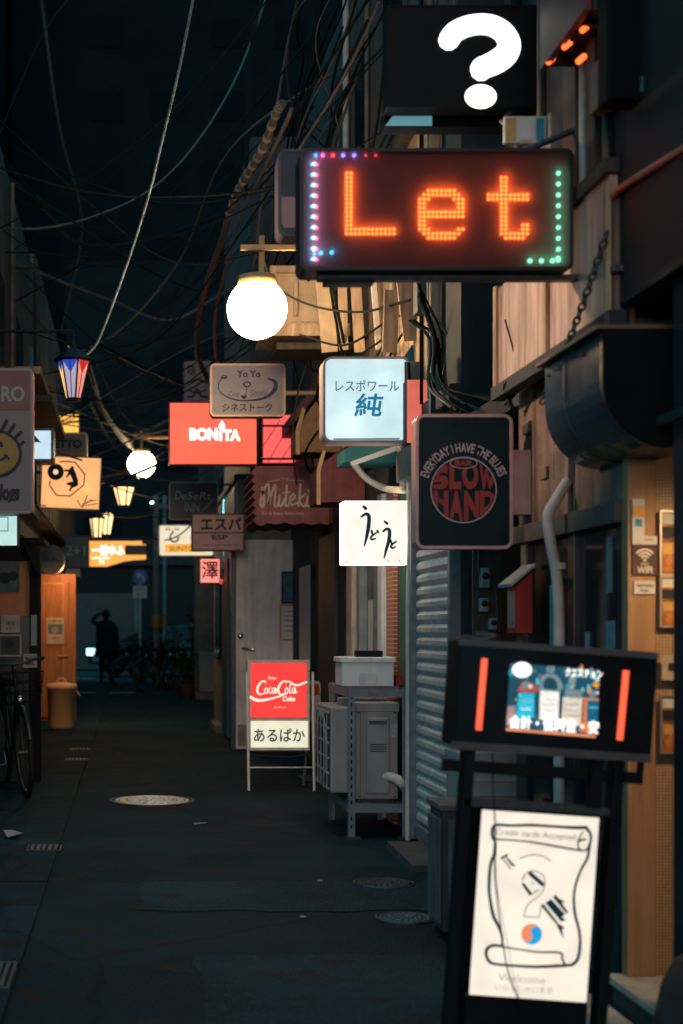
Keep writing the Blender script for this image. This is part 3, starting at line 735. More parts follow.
# porch frame facing the camera at 12 m
k = 12 / F
def pb(px0, py0, px1, py1): a = W(px0, py1, 12); b = W(px1, py0, 12); return a.x, b.x, a.z, b.z
x0, x1, z0, z1 = pb(30, 548, 40.5, 790)
MB().box(x0, x1, 11.98, 12.10, 0.0, z1, .004).build('porch_post', black, LA)
x0_, _, zt, _ = pb(-20, 556, 40, 556)
MB().box(-1.26, x0 - .001, 11.98, 12.06, 1.29 - (685 - VY) * k * -1 if False else 0.001, W(0, 616, 12).z, .004).build('porch_panel', darkblue, LA)
MB().box(-1.26, x0 - .001, 11.98, 12.08, W(0, 561, 12).z, W(0, 545, 12).z, .004).build('porch_beam', black, LA)
MB().box(-1.26, -.72, 11.95, 12.6, W(0, 544, 12).z, W(0, 538, 12).z, .006).build('porch_roof', black, LA)
MB().box(-1.26, x0 - .001, 12.03, 12.04, W(0, 616, 12).z + .001, W(0, 561, 12).z - .001).build('window', mat('amber_pane', (.22, .09, .035), .4, emit=(1, .36, .12), strength=.035), LA)
MB().box(W(27, 0, 12).x, x0 - .001, 12.0, 12.029, W(0, 616, 12).z, W(0, 561, 12).z, .002).build('window_frame', mat('amber_wood', (.32, .15, .06), .5), LA)
MB().prism([(W(20, 0, 12).x, W(0, 536, 12).z), (W(24, 0, 12).x, W(0, 536, 12).z), (W(42, 0, 12).x, W(0, 575, 12).z), (W(38, 0, 12).x, W(0, 575, 12).z)], 11.90, 11.97).build('brace', black, LA)
LB = T('left_bar', 'far left bar with an orange wooden door standing out into the alley', 'building', (0, 0, 0))
MB().box(-4.2, -1.28, 16.3, 27.5, 0, 2.7).build('wall', dark_wall, LB)
MB().box(-4.2, -1.1, 16.3, 27.5, 2.701, 5.6).build('upper_wall', dark_plank, LB)
lw = MB(); boards(lw, -1.1, 16.32, 27.45, 2.72, 5.55, .2, side=1); lw.build('plank_cladding', dark_plank, LB)
x0, x1 = W(33, 0, 20).x, W(75.5, 0, 20).x; zt = W(0, 574, 20).z
MB().box(-1.29, x1, 20.02, 20.3, 0, zt).build('porch_wall', orangewood, LB)
dr = MB().box(x0 + .02, x1 - .1, 19.985, 20.019, .05, zt - .12, .004).build('door', orangewood, LB)
rp = MB(); ds = Sign('tmp', '', '', (33, 574, 75, 720), 20); bpy.data.objects.remove(ds.o)
def q20(px, py): v = W(px, py, 20); return v.x, v.z
rp.ring([q20(38, 690), q20(64, 690), q20(64, 583), q20(38, 583)], [q20(39.2, 688.8), q20(62.8, 688.8), q20(62.8, 584.3), q20(39.2, 584.3)], 19.972, 19.984)
rp.build('moulding', mat('pale_moulding', (.62, .36, .18), .5), dr)
MB().lathe([(1e-4, 0), (.05, 0), (.055, .03), (1e-4, .05)], 16).build('porch_lamp', glow('door_lamp', (1, .5, .18), 6), LB, loc=(-1.03, 19.8, 2.22))
ll = bpy.data.objects.new('door_lamp_light', bpy.data.lights.new('door_lamp_light', 'POINT')); COL.objects.link(ll)
ll.data.energy = 16; ll.data.color = (1, .5, .2); ll.data.shadow_soft_size = .06; ll.parent = LB.o; ll.location = (-.92, 19.55, 2.1)
hx, hz = q20(63, 656)
MB().tube([(hx - .08, 19.93, hz), (hx + .07, 19.93, hz)], .014, 8).build('handle', brass, dr)
LC = T('corner_house', 'dark house at the far left corner of the alley', 'building', (0, 0, 0))
MB().box(-5, -1.30, 27.6, 34.5, 0, 6.5).build('wall', dark_wall, LC)
MB().box(-1.29, -1.0, 28, 29.2, 2.3, 2.5).build('eave', plaster, LC)
for y_ in (29.2, 31.4): MB().box(-1.301, -1.26, y_, y_ + .9, .05, 2.0).build('door', mat('brown_door', (.08, .05, .035), .5), LC)

# ---------------------------------------------------------------- far end
G = T('garage_building', 'low building across the street with a brown roller door', 'building', (0, 0, 0))
k45 = 45 / F
MB().box(-7, 7, 45, 52, 0, 4.2).build('wall', mat('garage_wall', (.018, .02, .021), .8, var=.3, scale=1), G)
gs = MB(); 
for i in range(24): gs.box(-1.85, .12, 44.95, 44.99, .02 + i * .1, .11 + i * .1, .004)
gs.build('roller_door', mat('brown_steel', (.12, .10, .095), .55, var=.2), G)
MB().box(-1.98, -1.86, 44.9, 45.0, 0, 2.6).build('jamb', plaster, G); MB().box(.13, .25, 44.9, 45.0, 0, 2.6).build('jamb', plaster, G)
MB().box(-7.1, 7.1, 44.8, 45, 3.3, 3.5).build('cornice', dark_wall, G)
def tower(label, x0, x1, y, h, m):  # dark blocks added as a backdrop to cover the brighter world sky
    t = T('backdrop_block', label, 'building', (0, 0, 0))
    MB().box(x0, x1, y, y + 12, 0, h).build('wall', m, t)
    n = 0
    for i in range(int(h / 3.1)):
        for j in range(int((x1 - x0) / 2.6)):
            if random.random() < .5 and n < 60:
                n += 1
                MB().box(x0 + .7 + j * 2.6, x0 + 2.1 + j * 2.6, y - .05, y - .002, 1.0 + i * 3.1, 2.3 + i * 3.1).build('window', mat('night_window', (.004, .010, .013), .8, spec=.03), t)
tower('tall dark backdrop block covering the bright sky behind the garage', -5, 12, 60, 40, far_wall)
tower('tall dark backdrop block covering the bright sky behind the left roofs', -24, -5.2, 52, 38, far_wall)
tower('dark backdrop block covering the bright sky above the right-hand roofs', 12.2, 30, 56, 40, far_wall)
tower('mid height dark block just behind the garage', -2.4, 6.5, 53, 15, mat('mid_far_wall', (.006, .014, .017), .8, spec=.08, var=.4, scale=.6))
# ---------------------------------------------------------------- signs on the right
GS = 'signs hanging over the alley'
ALLW = 1.3
# question mark box
s = Sign('question_sign', 'black hanging box with a big glowing white question mark, topmost sign', 'sign', (387, 5, 546, 107), 5.6, GS)
s.shell(.10, black, black, 2, 2)
wt = glow('white_letter', (1, .95, .86), 2.2)
s.strokes([([(448.5, 40.5), (454, 33), (464, 27.5), (478, 24.5), (492, 26), (503.5, 33), (509, 44), (506, 54), (497, 61.5), (487.5, 66), (482, 68), (481, 70.5)], [21, 21, 21, 21, 21.5, 22, 23, 24, 24, 23, 22, 22])], wt, 'lettering')
s.disc(480.5, 96.8, 16, wt, 'letter_dot', 12.3)
MB().tube([(s.lx(1.70), .08, .1), (.2, .08, .1)], .018, 8).build('bracket', dark_iron, s)
MB().tube([s.o.location * 0 + Vector((s.L(505, 0)[0], .05, s.L(0, 118)[1])), Vector((s.lx(1.66), .05, s.L(0, 68)[1]))], .014, 8).build('stay', dark_iron, s)
# pale panel lying under the question box
s = Sign('lit_panel', 'small teal lit panel peeping out under the question mark box', 'light box', (388, 112, 432, 126), 5.74)
s.fill([(385, 126), (392, 117), (400, 112), (432, 113), (432, 126)], acrylic('teal_face', (.2, .5, .55), .55), 'face')
a, d = s.L(385, 126); b, c = s.L(560, 112)
MB().box(a, s.lx(1.63), .01, .10, d, c + .01).build('casing', black, s)
s = Sign('notice_row', 'row of small coloured notices below the question mark box', 'notice', (505, 116, 556, 142), 5.3)
a, d = s.L(505, 142); b, c = s.L(556, 116)
MB().box(a, s.lx(1.61), .004, .03, d, c).build('board', paper, s)
for x0, x1, m in ((506, 516, 'poster_yellow'), (519, 533, 'paper'), (536, 544, 'cyan_print'), (546, 555, 'poster_orange')):
    s.fill([(x0, 118), (x1, 118), (x1, 140), (x0, 140)], MATS[m], 'printed_patch')

# dot matrix sign
s = Sign('led_sign', 'wide dot matrix sign spelling Let in orange between rows of coloured bulbs', 'sign', (300, 148, 573.5, 270), 5.0, GS)
board = mat('led_board', (.20, .045, .04), .45, var=.2, scale=20, bump=.05)
s.shell(.15, mat('led_case', (.03, .022, .024), .35), board, 8, 3.5)
pit = 4.32
gx0, gy0 = 326, 158.5
off = MB(); ncol, nrow = 53, 24
L_ = {(5 + c, r) for c in (0, 1) for r in range(3, 17)} | {(5 + c, r) for c in range(0, 12) for r in (16, 17)}
ebm = ["..#######..", ".#########.", "###.....###", "##.......##", "##.......##", "###########", "###########", "##.........", "##.........", "###......##", ".#########.", "..#######.."]
L_ |= {(22 + x, 7 + y) for y, row in enumerate(ebm) for x, ch in enumerate(row) if ch == '#'}
tbm = ["...##.....", "...##.....", "...##.....", "...##.....", "##########", "##########", "...##.....", "...##.....", "...##.....", "...##.....", "...##.....", "...##...##", "...##...##", "...#######", "....#####."]
L_ |= {(38 + x, 4 + y) for y, row in enumerate(tbm) for x, ch in enumerate(row) if ch == '#'}
def hexd(mb, x, z, r, y, n=8):
    v = [(x + r * math.cos(2 * math.pi * i / n), y, z + r * math.sin(2 * math.pi * i / n)) for i in range(n)]
    mb.add([(x, y - r * .6, z)] + v, [(0, i + 1, (i + 1) % n + 1) for i in range(n)], True)
on = MB()
for c in range(ncol):
    for r in range(nrow):
        x, z = s.L(gx0 + c * pit, gy0 + r * pit)
        if (c, r) in L_: hexd(on, x, z, .0060, -.002)
        else: hexd(off, x, z, .004, .002, 6)
on.build('lettering', glow('led_orange', (1, .115, .02), 9), s)
o = off.build('unlit_dots', mat('unlit_led', (.26, .06, .045), .35, var=.1, bump=0), s); o['kind'] = 'stuff'
BG = {'p': glow('led_pink', (1, .16, .5), 3.2), 'b': glow('led_blue', (.05, .35, 1), 3.2), 'r': glow('led_red', (1, .06, .08), 3.2), 'v': glow('led_violet', (.35, .25, 1), 3.2), 'w': glow('led_green', (.22, .85, .5), 3.2), 'c': glow('led_cyan', (.05, .55, 1), 3.2),
      'o': mat('unlit_bulb', (.16, .12, .12), .3), 'W': glow('led_white', (1, .9, 1), 4)}
def bulb(px, py, m, r=2.1):
    x, z = s.L(px, py); MB().sphere((x, -.004, z), r * s.k, 12).build('bulb', BG[m], s)
for i in range(10):
    y = 162 + i * 10.6
    bulb(314.6, y, 'W', 1.7); bulb(312.4, y + .4, 'c', 1.6); bulb(317, y + .8, 'p', 1.9)
bulb(314.5, 248, 'W', 1.7); bulb(321.5, 251.5, 'c', 2.2); bulb(332.5, 251, 'c', 2.2); bulb(315, 252.5, 'c', 1.6)
for x, c in ((316.5, 'b'), (323.5, 'p'), (333.5, 'r'), (344, 'v'), (355, 'v'), (366.5, 'r'), (376.5, 'r')): bulb(x, 153.6, c, 2.0 if x < 360 else 1.2)
for i in range(1, 17): bulb(376.5 + i * 10.9, 153.8, 'o', 1.3)
for i in range(9): bulb(560, 171.5 + i * 10.9, 'w', 2.3)
bulb(559.8, 257, 'w', 2.3)
for x in (531.5, 543, 554): bulb(x, 259.5, 'w', 2.4)
for i in range(16): bulb(344 + i * 11, 257, 'o', 1.3)
for ch_ in list(s.o.children):
    if ch_.name.split('.')[0] in ('face', 'lettering', 'unlit_dots', 'bulb'): ch_.location.y += .024
pm = bpy.data.materials.new('halo_diffuser'); pm.use_nodes = True; nt = pm.node_tree; nt.nodes.remove(nt.nodes['Principled BSDF'])
t1 = nt.nodes.new('ShaderNodeBsdfTransparent'); t1.inputs[0].default_value = (.9, .9, .9, 1); t2 = nt.nodes.new('ShaderNodeBsdfTranslucent'); t2.inputs[0].default_value = (.8, .8, .8, 1)
ms = nt.nodes.new('ShaderNodeMixShader'); ms.inputs[0].default_value = .42; nt.links.new(t1.outputs[0], ms.inputs[1]); nt.links.new(t2.outputs[0], ms.inputs[2]); nt.links.new(ms.outputs[0], nt.nodes['Material Output'].inputs['Surface'])
a_, d_ = s.L(303.6, 266.4); b_, c_ = s.L(569.9, 151.6)
MB().add([(a_, .001, d_), (b_, .001, d_), (b_, .001, c_), (a_, .001, c_)], [(0, 1, 2, 3)]).build('halo_pane', pm, s)  # diffusing pane added to spread a halo round the LEDs
MB().box(s.L(320, 0)[0], s.lx(1.62), .05, .10, s.L(0, 276)[1], s.L(0, 270.5)[1], .004).build('bracket', dark_iron, s)
MB().box(s.L(326, 0)[0], s.L(376, 0)[0], .02, .10, s.L(0, 281)[1], s.L(0, 276.2)[1], .004).build('ballast_box', black, s)
MB().tube([(s.L(520, 0)[0], .07, s.L(0, 148)[1]), (s.lx(1.63), .07, s.L(0, 118)[1])], .012, 8).build('stay', dark_iron, s)

s = Sign('round_cornered_sign', 'dim round cornered sign with a pinkish lower half tucked behind the dot matrix sign', 'sign', (278, 149, 330, 236), 5.75, GS)
s.shell(.13, mat('dark_frame', (.08, .07, .08), .35), darkblue, 8, 3)
s.fill([(281.5, 197), (318, 197), (318, 228), (284, 228), (281.5, 224)], mat('dim_pink_face', (.42, .22, .22), .4), 'lower_face')
s.arm(1.75, 185, dark_iron)

# globe lamps
def globe(label, px, py, r_px, Y, X, bar, post, cap, strength, watt):
    k = Y / F; c = W(px, py, Y); r = r_px * k
    t = T('globe_lamp', label, 'lamp', c, 'globe lamps on wooden brackets')
    MB().sphere((0, 0, 0), r, 32).build('globe', glow('globe_glass', (1, .70, .40), strength), t)
    MB().lathe([(1e-4, cap * k + r * .12), (r * .62, cap * k + r * .12), (r * .66, r * .72), (1e-4, r * .7)], 28).build('cap', brass, t)
    zb = (py - bar[1]) * k
    MB().box((post[0] - px) * k - .018, (post[0] - px) * k + .018, -.018, .018, r * .8, (py - post[1]) * k, .004).build('post', brass, t)
    MB().box((bar[0] - px) * k, X - c.x, -.045, -.019, zb - .018, zb + .018, .004).build('arm', brass, t)
    for rz in (0,):
        l = bpy.data.lights.new('globe_light', 'POINT'); l.energy = watt; l.color = (1, .62, .30); l.shadow_soft_size = r * 1.0
        o = bpy.data.objects.new('globe_light', l); COL.objects.link(o); o.parent = t.o
        o.location = (0, 0, 0)
    return t
GL = globe('large warm globe lamp on a wooden bracket beside the planked upper floor', 257, 309, 30, 9.0, 1.74, (240, 249), (261.5, 236), 29, 62, 0)
GL2 = globe('small far globe lamp glowing left of the orange red sign', 141.5, 464, 13.8, 20.0, 1.30, (134, 438), (141.5, 431), 13, 16, 0)

# YoYo sign
s = Sign('cinema_bar_sign', 'unlit grey sign with a tan frame, a swoosh and Yo Yo in navy letters', 'sign', (210, 363.5, 285.5, 416.5), 11.5, GS)
gface = mat('greyish_face', (.30, .25, .27), .32, var=.15, scale=8, bump=.02)
s.shell(.14, mat('tan_frame', (.55, .36, .24), .35, metal=.2), gface, 5, 2)
s.text('Yo Yo', (237, 370.5, 260.5, 377.5), navy, .03)
s.text('シネストーク', (222.5, 403.5, 272, 411.5), navy, .03)
s.strokes([([(227, 377), (222, 378.5), (218.5, 384), (219.5, 391), (226, 396.5), (236, 400), (247, 400.8)], [1.2, 1, 1, 1.2, 1.4]),
           ([(247, 400.8), (259, 399.5), (269, 395.5), (275, 389), (275, 382), (268, 378.5)], [1.4, 2, 3.2, 4.2, 4, 1.2]),
           ([(221, 377.5), (224, 375.5), (227, 377), (224, 378.6), (221, 377.5)], 1.1),
           ([(247, 381.5), (250.5, 384), (247, 387), (243.5, 384.5), (247, 381.5)], 1.3), ([(247, 387), (246, 393), (244, 397.5)], .7)], navy)
s.text('Cine', (228, 391.5, 239.5, 396.5), mat('faint_ink', (.14, .12, .15), .6), 0, .2); s.text('Stork', (250, 389.5, 267.5, 396.5), MATS['faint_ink'], 0, .2)
s.fill([(240.5, 395.5), (247, 395.5), (245, 399), (243, 399)], navy, 'mark')
s.arm(1.75, 392, MATS['tan_frame'], .02)

# BONITA
s = Sign('orange_red_sign', 'orange red lightbox with white capitals and a small flame beside the far globe lamp', 'sign', (169, 402, 257.5, 465), 14.0, GS)
lamps = [(190, 432, 6, (1, .9, .6)), (226, 436, 6, (1, .9, .6))]
s.shell(.16, mat('red_frame', (.30, .04, .03), .4), acrylic('orange_red_face', (1, .16, .095), .95), 0, 1.2, lamps=lamps)
s.text('BON', (189.5, 428, 217.5, 440.5), wt, .055); s.text('TA', (223, 429.5, 240.5, 440.8), wt, .055)
s.fill([(219, 430.5), (222, 430.5), (222, 440.8), (219, 440.8)], wt, 'lettering')
s.fill([(222, 420.5), (224.4, 424.5), (225, 427.6), (222.6, 430), (219.5, 428.6), (219, 425.6)], wt, 'flame_mark', smooth=True)
s.arm(1.75, 425, dark_iron); s.arm(1.75, 458, dark_iron)
# small red box behind it
s = Sign('small_red_sign', 'small red lightbox between the orange red sign and the striped awning', 'sign', (262, 414, 300, 464), 15.0, GS)
s.shell(.14, MATS['red_frame'], acrylic('pink_red_face', (1, .17, .15), .8), 0, 1.2)
s.arm(1.74, 440, dark_iron)
for x0, y0, x1, y1 in ((264, 445, 280, 420), (268, 462, 290, 424), (280, 462, 299, 432)): s.strokes([([(x0, y0), (x1, y1)], .8)], MATS['red_frame'])
# vertical sign behind
s = Sign('vertical_crest_sign', 'dim upright sign with a roof shaped crest behind the orange red sign', 'sign', (183, 360, 212, 424), 16.2, GS)
s.shell(.12, dark_wall, mat('dim_face', (.20, .17, .17), .5, streak=.3), 0, 1)
s.text('味', (187.5, 364, 196, 376), ink, .02); s.text('処', (199, 364, 207, 374), ink, .02)
s.strokes([([(184.5, 384), (197, 379), (210, 383.5)], 2.4)], ink, smooth=False)
s.strokes([([(188, 397), (193, 396), (197, 389), (201, 396), (207, 397)], 2.6), ([(189, 390), (197, 393), (206, 390)], 2), ([(192, 402), (203, 402)], 1.8)], ink)
s.text('京', (190, 401, 204, 414), ink, .02)
s.arm(1.20, 380, dark_iron)

# Lespoir sign
s = Sign('white_square_sign', 'large rounded white lightbox with blue characters, brightest square sign under the window box', 'sign', (323, 356.5, 410.5, 442.5), 8.5, GS)
s.shell(.17, mat('pinkish_frame', (.62, .47, .45), .4), acrylic('cool_white_face', (.80, .97, 1), .50), 9, 2.4,
        lamps=[(347, 424, .30, (1, .95, .85)), (388, 378, .14, (1, .97, .9))])
blu = mat('blue_ink', (.02, .22, .36), .5, bump=0, var=.1, emit=(.02, .28, .5), strength=.5)
s.text('レスポワール', (335.5, 380, 399, 391.3), mat('slate_ink', (.03, .13, .18), .5, bump=0, emit=(.05, .28, .38), strength=.35), .015)
s.text('純', (354.5, 394, 383, 416), blu, .045, .12)
s.fill([(333, 438.6), (400, 438.2), (399, 439.6), (334, 439.8)], mat('grime', (.2, .17, .15), .8), 'grime')
MB().tube([(s.L(408, 0)[0], .06, s.L(0, 361)[1]), (s.lx(1.75), .06, s.L(0, 365)[1])], .008, 8).build('bracket', alu, s)
MB().box(s.L(405, 0)[0], s.lx(1.735), .05, .09, s.L(0, 436)[1], s.L(0, 430)[1]).build('bracket', alu, s)
# salmon fluted panel behind it
s = Sign('fluted_panel', 'salmon red fluted panel lit from inside right of the white square sign', 'sign', (407, 380, 430.5, 443), 8.3, GS)
a, d = s.L(407, 443); b, c = s.L(430.5, 380)
fl = MB(); n = 36
vs = [(a + (b - a) * i / n, -.006 * abs(math.sin(i * math.pi / 4)), z) for z in (d, c) for i in range(n + 1)]
fl.add(vs, [(i, i + 1, n + 2 + i, n + 1 + i) for i in range(n)])
fl.build('face', acrylic('salmon_face', (1, .23, .17), .62), s)
MB().box(a, s.lx(1.80), .004, .12, d, c).build('casing', dark_wall, s)
s = Sign('dark_upright', 'thin dark upright iron post at the edge of the salmon panel', 'post', (430.5, 352, 435.5, 440), 7.75)
MB().box(*s.L(430.5, 0)[:1], s.L(435.5, 0)[0], 0, .04, s.L(0, 440)[1], s.L(0, 352)[1]).build('post', dark_iron, s)
MB().box(-.005, .08, .01, .03, -.1, -.07).build('wall_tie', dark_iron, s)

# SLOW HAND
s = Sign('blues_bar_sign', 'dark rounded sign with a red disc of squeezed letters and white lettering over it', 'sign', (415.5, 414, 513, 549), 5.98, GS)
s.shell(.09, mat('rose_frame', (.62, .36, .32), .38, metal=.1), mat('slate_face', (.006, .024, .032), .3, var=.15, bump=.02, spec=.15), 9, 3.2)
redd = mat('brick_red', (.34, .045, .035), .5, var=.15, bump=0); whi = mat('offwhite_print', (.50, .40, .40), .5, var=.05, bump=0)
cx_, cy_, rr = 463.5, 490.0, 32
s.strokes([([(cx_ + (rr + .6) * math.sin(R(a)), cy_ - (rr + .6) * math.cos(R(a))) for a in range(0, 361, 8)], 1.3)], whi, 'ring_line')
darkp = MATS['slate_face']
# squeezed letters shaped to the disc
def warp_top(x0, x1, up):
    def f(u, w):
        x = -1 + 2 * (x0 + (x1 - x0) * u); hgt = math.sqrt(max(0.02, 1 - (x * .985) ** 2))
        z = (.02 + (hgt - .06) * w) if up else (-.03 - (hgt - .05) * (1 - w))
        return (x + 1) / 2, (z + 1) / 2
    return f
bxd = (cx_ - rr, cy_ - rr, cx_ + rr, cy_ + rr)
def weird(word, up):
    n = len(word)
    e = [.015, .27, .47, .735, .985] if word == 'SLOW' else [.015, .27, .50, .75, .985]
    for i, ch in enumerate(word): s.text(ch, bxd, redd, .055, warp=warp_top(e[i] + .006, e[i + 1] - .006, up))
weird('SLOW', True); weird('HAND', False)
s.disc(463.5, 463.2, 13.5, darkp, 'oval_patch', 5.2)
s.strokes([([(463.5 + 13.5 * math.cos(R(a)), 463.2 + 5.2 * math.sin(R(a))) for a in range(0, 361, 12)], .8)], whi, 'ring_line')
s.text('BAR', (454.5, 460.2, 472.5, 466.2), redd, .05)
s.text('EVERYDAY I HAVE THE BLUES', (0, 0, 1, 1), whi, .02, arc=(cx_, cy_ - 1, 36.5, 46, -73, 71))
a = s.L(513, 0)[0]
MB().box(a - .005, s.lx(1.698), .03, .10, s.L(0, 514)[1], s.L(0, 449)[1], .003).build('wall_box', MATS['rose_frame'], s)

# udo udo sign
s = Sign('brush_script_sign', 'glowing white square sign with brushed hiragana over the air conditioner rack', 'sign', (343, 501, 408.5, 564.5), 8.72, GS)
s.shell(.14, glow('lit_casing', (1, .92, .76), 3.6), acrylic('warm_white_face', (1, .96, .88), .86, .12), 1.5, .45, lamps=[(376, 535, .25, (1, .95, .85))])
s.strokes([([(363.5, 506.5), (365.5, 508.5)], [2.4, 3.4]), ([(361.5, 516.5), (366, 514), (368.8, 516.5), (368.5, 526), (366.5, 537), (364.2, 546)], [2.2, 3.0, 3.8, 4.0, 3.2, 1.4]),
           ([(371.5, 531), (372.6, 535.5)], [2.4, 2]), ([(376, 533), (371, 537), (372, 539.5), (375.5, 538.5)], [1.8, 2.2, 2.2, 1.6]), ([(377.3, 531), (378, 532.3)], 2.4),
           ([(384.6, 521.5), (387, 523.5)], [2.2, 2.8]), ([(383, 531.5), (386.5, 529), (389.4, 531), (388.8, 540), (386.3, 549), (384, 558)], [2, 2.8, 3.4, 3.6, 3, 1.4]),
           ([(390.5, 540.5), (392, 545)], [2.4, 2]), ([(396, 541.5), (391, 545.5), (392, 548), (395, 547)], [1.8, 2.2, 2.2, 1.6])], tealink, 'lettering')
for x, y in ((346.5, 562), (388, 561), (399, 561)): s.disc(x, y, .6, ink, 'screw')
s.arm(1.755, 506, alu); s.arm(1.755, 560, alu)
# tall pale pole right of it
tag(MB().tube([W(411.5, 452, 8.68), W(409.5, 480, 8.68), W(410.5, 540, 8.68), W(408.5, 600, 8.68), W(408, 840, 8.68)], .018, 10).build('standpipe', cream_pole), 'cream standpipe running down between the brushed sign and the shutter', 'pipe')
# white looping duct above it
t = tag(MB().tube(crom([W(352, 462, 9.3), W(366, 478, 9.3), W(384, 488, 9.2), W(398, 490, 8.9), (1.73, 8.9, W(0, 490, 8.9).z)]), .022, 10).build('hose_duct', cream_pole), 'cream hose curling from the awning towards the brushed white sign', 'pipe')

# awnings between
def awn(name, label, px0, pyT, px1, pyB, Y, depth, m, X=1.75, drop=0.25, edge=None):
    p0 = W(px0, pyB, Y); p1 = W(px1, pyT, Y)
    t = T(name, label, 'awning', (p0.x, Y, p0.z))
    w, h = X - p0.x, p1.z - p0.z
    pr = [(0, 0), (0, h * drop)] + [(w * (1 - math.cos(R(a))) * .0 + w * (a / 90), h * drop + h * (1 - drop) * math.sin(R(a))) for a in range(15, 91, 15)] + [(w, 0)]
    mb = MB().prism(pr, 0, depth); mb.build('canopy', m, t)
    if edge: MB().prism([(-.012, -.02), (-.012, h * drop), (w * .1, h * drop + h * .3), (w * .16, h * drop + h * .27), (w * .05, h * drop - .02), (w * .05, -.02)], -.02, -.002).build('edge_band', edge, t)
    return t
awn('striped_awning', 'brown curved awning with tan bands beside the small grey framed sign', 297, 378, 330, 452, 11.4, .45, brown_canvas, drop=.3, edge=tan_canvas)
awn('maroon_awning', 'plain maroon awning with a tan edge below the rounded white sign', 318, 441, 362, 502, 10.6, .5, maroon, drop=.55, edge=tan_canvas)
t = awn('teal_awning', 'small teal awning squeezed between the maroon awning and the rounded white sign', 345, 436, 400, 462, 9.2, .36, teal_canvas, drop=.5)
tag(MB().add([W(350, 462, 9.1), W(400, 444, 9.1), W(402, 449, 9.1), W(352, 466, 9.1), W(350, 462, 9.3), W(400, 444, 9.3), W(402, 449, 9.3), W(352, 466, 9.3)], [(0, 1, 2, 3), (4, 7, 6, 5), (0, 4, 5, 1), (3, 2, 6, 7), (0, 3, 7, 4), (1, 5, 6, 2)]).build('slanting_sheet', white_paint), 'pale slanting sheet under the teal awning', 'sheet')
# black mesh tube by the sign
tag(MB().tube([W(401, 440, 8.9), W(405, 470, 8.9), W(404, 492, 8.9)], .03, 10).build('ribbed_duct', mat('ribbed', (.25, .25, .25), .5, var=.6, scale=60)), 'ribbed grey duct hanging under the rounded white sign', 'pipe')

# Miteki awning
s = Sign('scripted_awning', 'faded maroon awning with a scalloped edge and pale handwriting', 'awning', (247, 465, 328, 525), 12.2)
pts = [(256, 466)]
for i in range(7):
    y = 468 + i * 8; pts += [(252.5 + i * .3, y + 2.5), (251 + i * .4, y + 5), (254.5 + i * .3, y + 8)]
pts += [(258, 525), (262, 526), (267, 523), (276, 524.5), (285, 522.5), (294, 525), (303, 522.8), (312, 525), (320, 523), (329, 525), (329, 466)]
P = [s.L(*p) for p in pts]
MB().prism(P, 0, .9).build('canopy', mat('faded_maroon', (.26, .10, .10), .8, var=.3, scale=5, bump=.2, streak=.35), s)
MB().box(s.L(300, 0)[0], s.lx(1.75), .02, .85, s.L(0, 523)[1], s.L(0, 467)[1]).build('wall_frame', maroon, s)
cream = mat('cream_print', (.50, .40, .36), .7, var=.15, bump=0)
s.strokes([([(262, 488), (264, 500), (263, 507), (260.5, 503), (263, 492), (267.5, 484), (269, 490), (268.5, 505), (271, 495), (275, 484.5), (275.5, 492), (274.5, 505), (277, 506), (279.5, 499)], [2.4, 2.6, 2.2, 1.6]),
           ([(279.5, 495), (279, 505), (281.5, 505.5), (284.5, 499)], 2.2), ([(280, 489.5), (280.4, 490)], 2.4),
           ([(287, 485.5), (285.3, 503), (287.5, 506), (290.5, 500)], 2.2), ([(282.5, 493), (290, 492)], 1.8),
           ([(290.5, 500.5), (295, 497.5), (293, 494), (289.8, 499), (291.5, 505), (297, 503)], 2.0),
           ([(300.5, 484.5), (298.5, 506)], 2.3), ([(305, 494), (299.5, 500), (304, 506.5), (306.5, 503)], 2.0),
           ([(307.5, 496), (306.8, 505), (309.5, 506), (312, 501)], 2.2), ([(308.3, 490.5), (308.6, 491)], 2.4)], cream, 'lettering')
s.text('THE', (281, 477.5, 289, 480.5), cream); s.strokes([([(268, 481.5), (280, 480.2)], .6), ([(290, 480.2), (304, 481)], .6)], cream)
s.text('Bar & Snack Restaurant', (262, 511.5, 304, 515), cream)

# ESP sign
s = Sign('esp_sign', 'dull rose sign in two panels with black katakana and ESP', 'sign', (191.5, 513.5, 244.5, 551), 14.9, GS)
rose = mat('rose_face', (.55, .34, .31), .45, var=.15, bump=.02)
s.shell(.12, mat('brown_frame', (.13, .06, .05), .5), rose, 1, 1.4)
s.text('エスパ', (201, 518, 241, 530), ink, .07)
s.fill([(193, 532), (246.5, 532), (246.5, 533.4), (193, 533.4)], MATS['brown_frame'], 'divider')
s.text('ESP', (212, 534.8, 228, 539.8), ink, .03); s.text('SNACK BAR  SHINJUKU', (203, 544.3, 238, 546.6), ink)
s.arm(1.75, 517, dark_iron)
# DESERT INN
s = Sign('desert_sign', 'black sign with thin grey lettering in two lines above the rose sign', 'sign', (169, 482, 218, 520), 15.8, GS)
s.shell(.12, mat('grey_frame', (.30, .27, .25), .4), mat('blackboard', (.012, .03, .036), .35, bump=.02), 2.5, 1.0)
dg_ = mat('dim_print', (.42, .42, .42), .6, var=.2, bump=0)
s.text('D', (175, 491, 181, 499.5), dg_, 0, .15); s.text('eSeRt', (181.5, 492, 211, 499.5), dg_, 0, .15); s.text('INN', (184, 503.5, 200, 512), dg_, 0, .2)
s.strokes([([(202, 511.5), (213, 499.5), (209, 503)], .8)], dg_)
s.arm(1.31, 484, dark_iron)
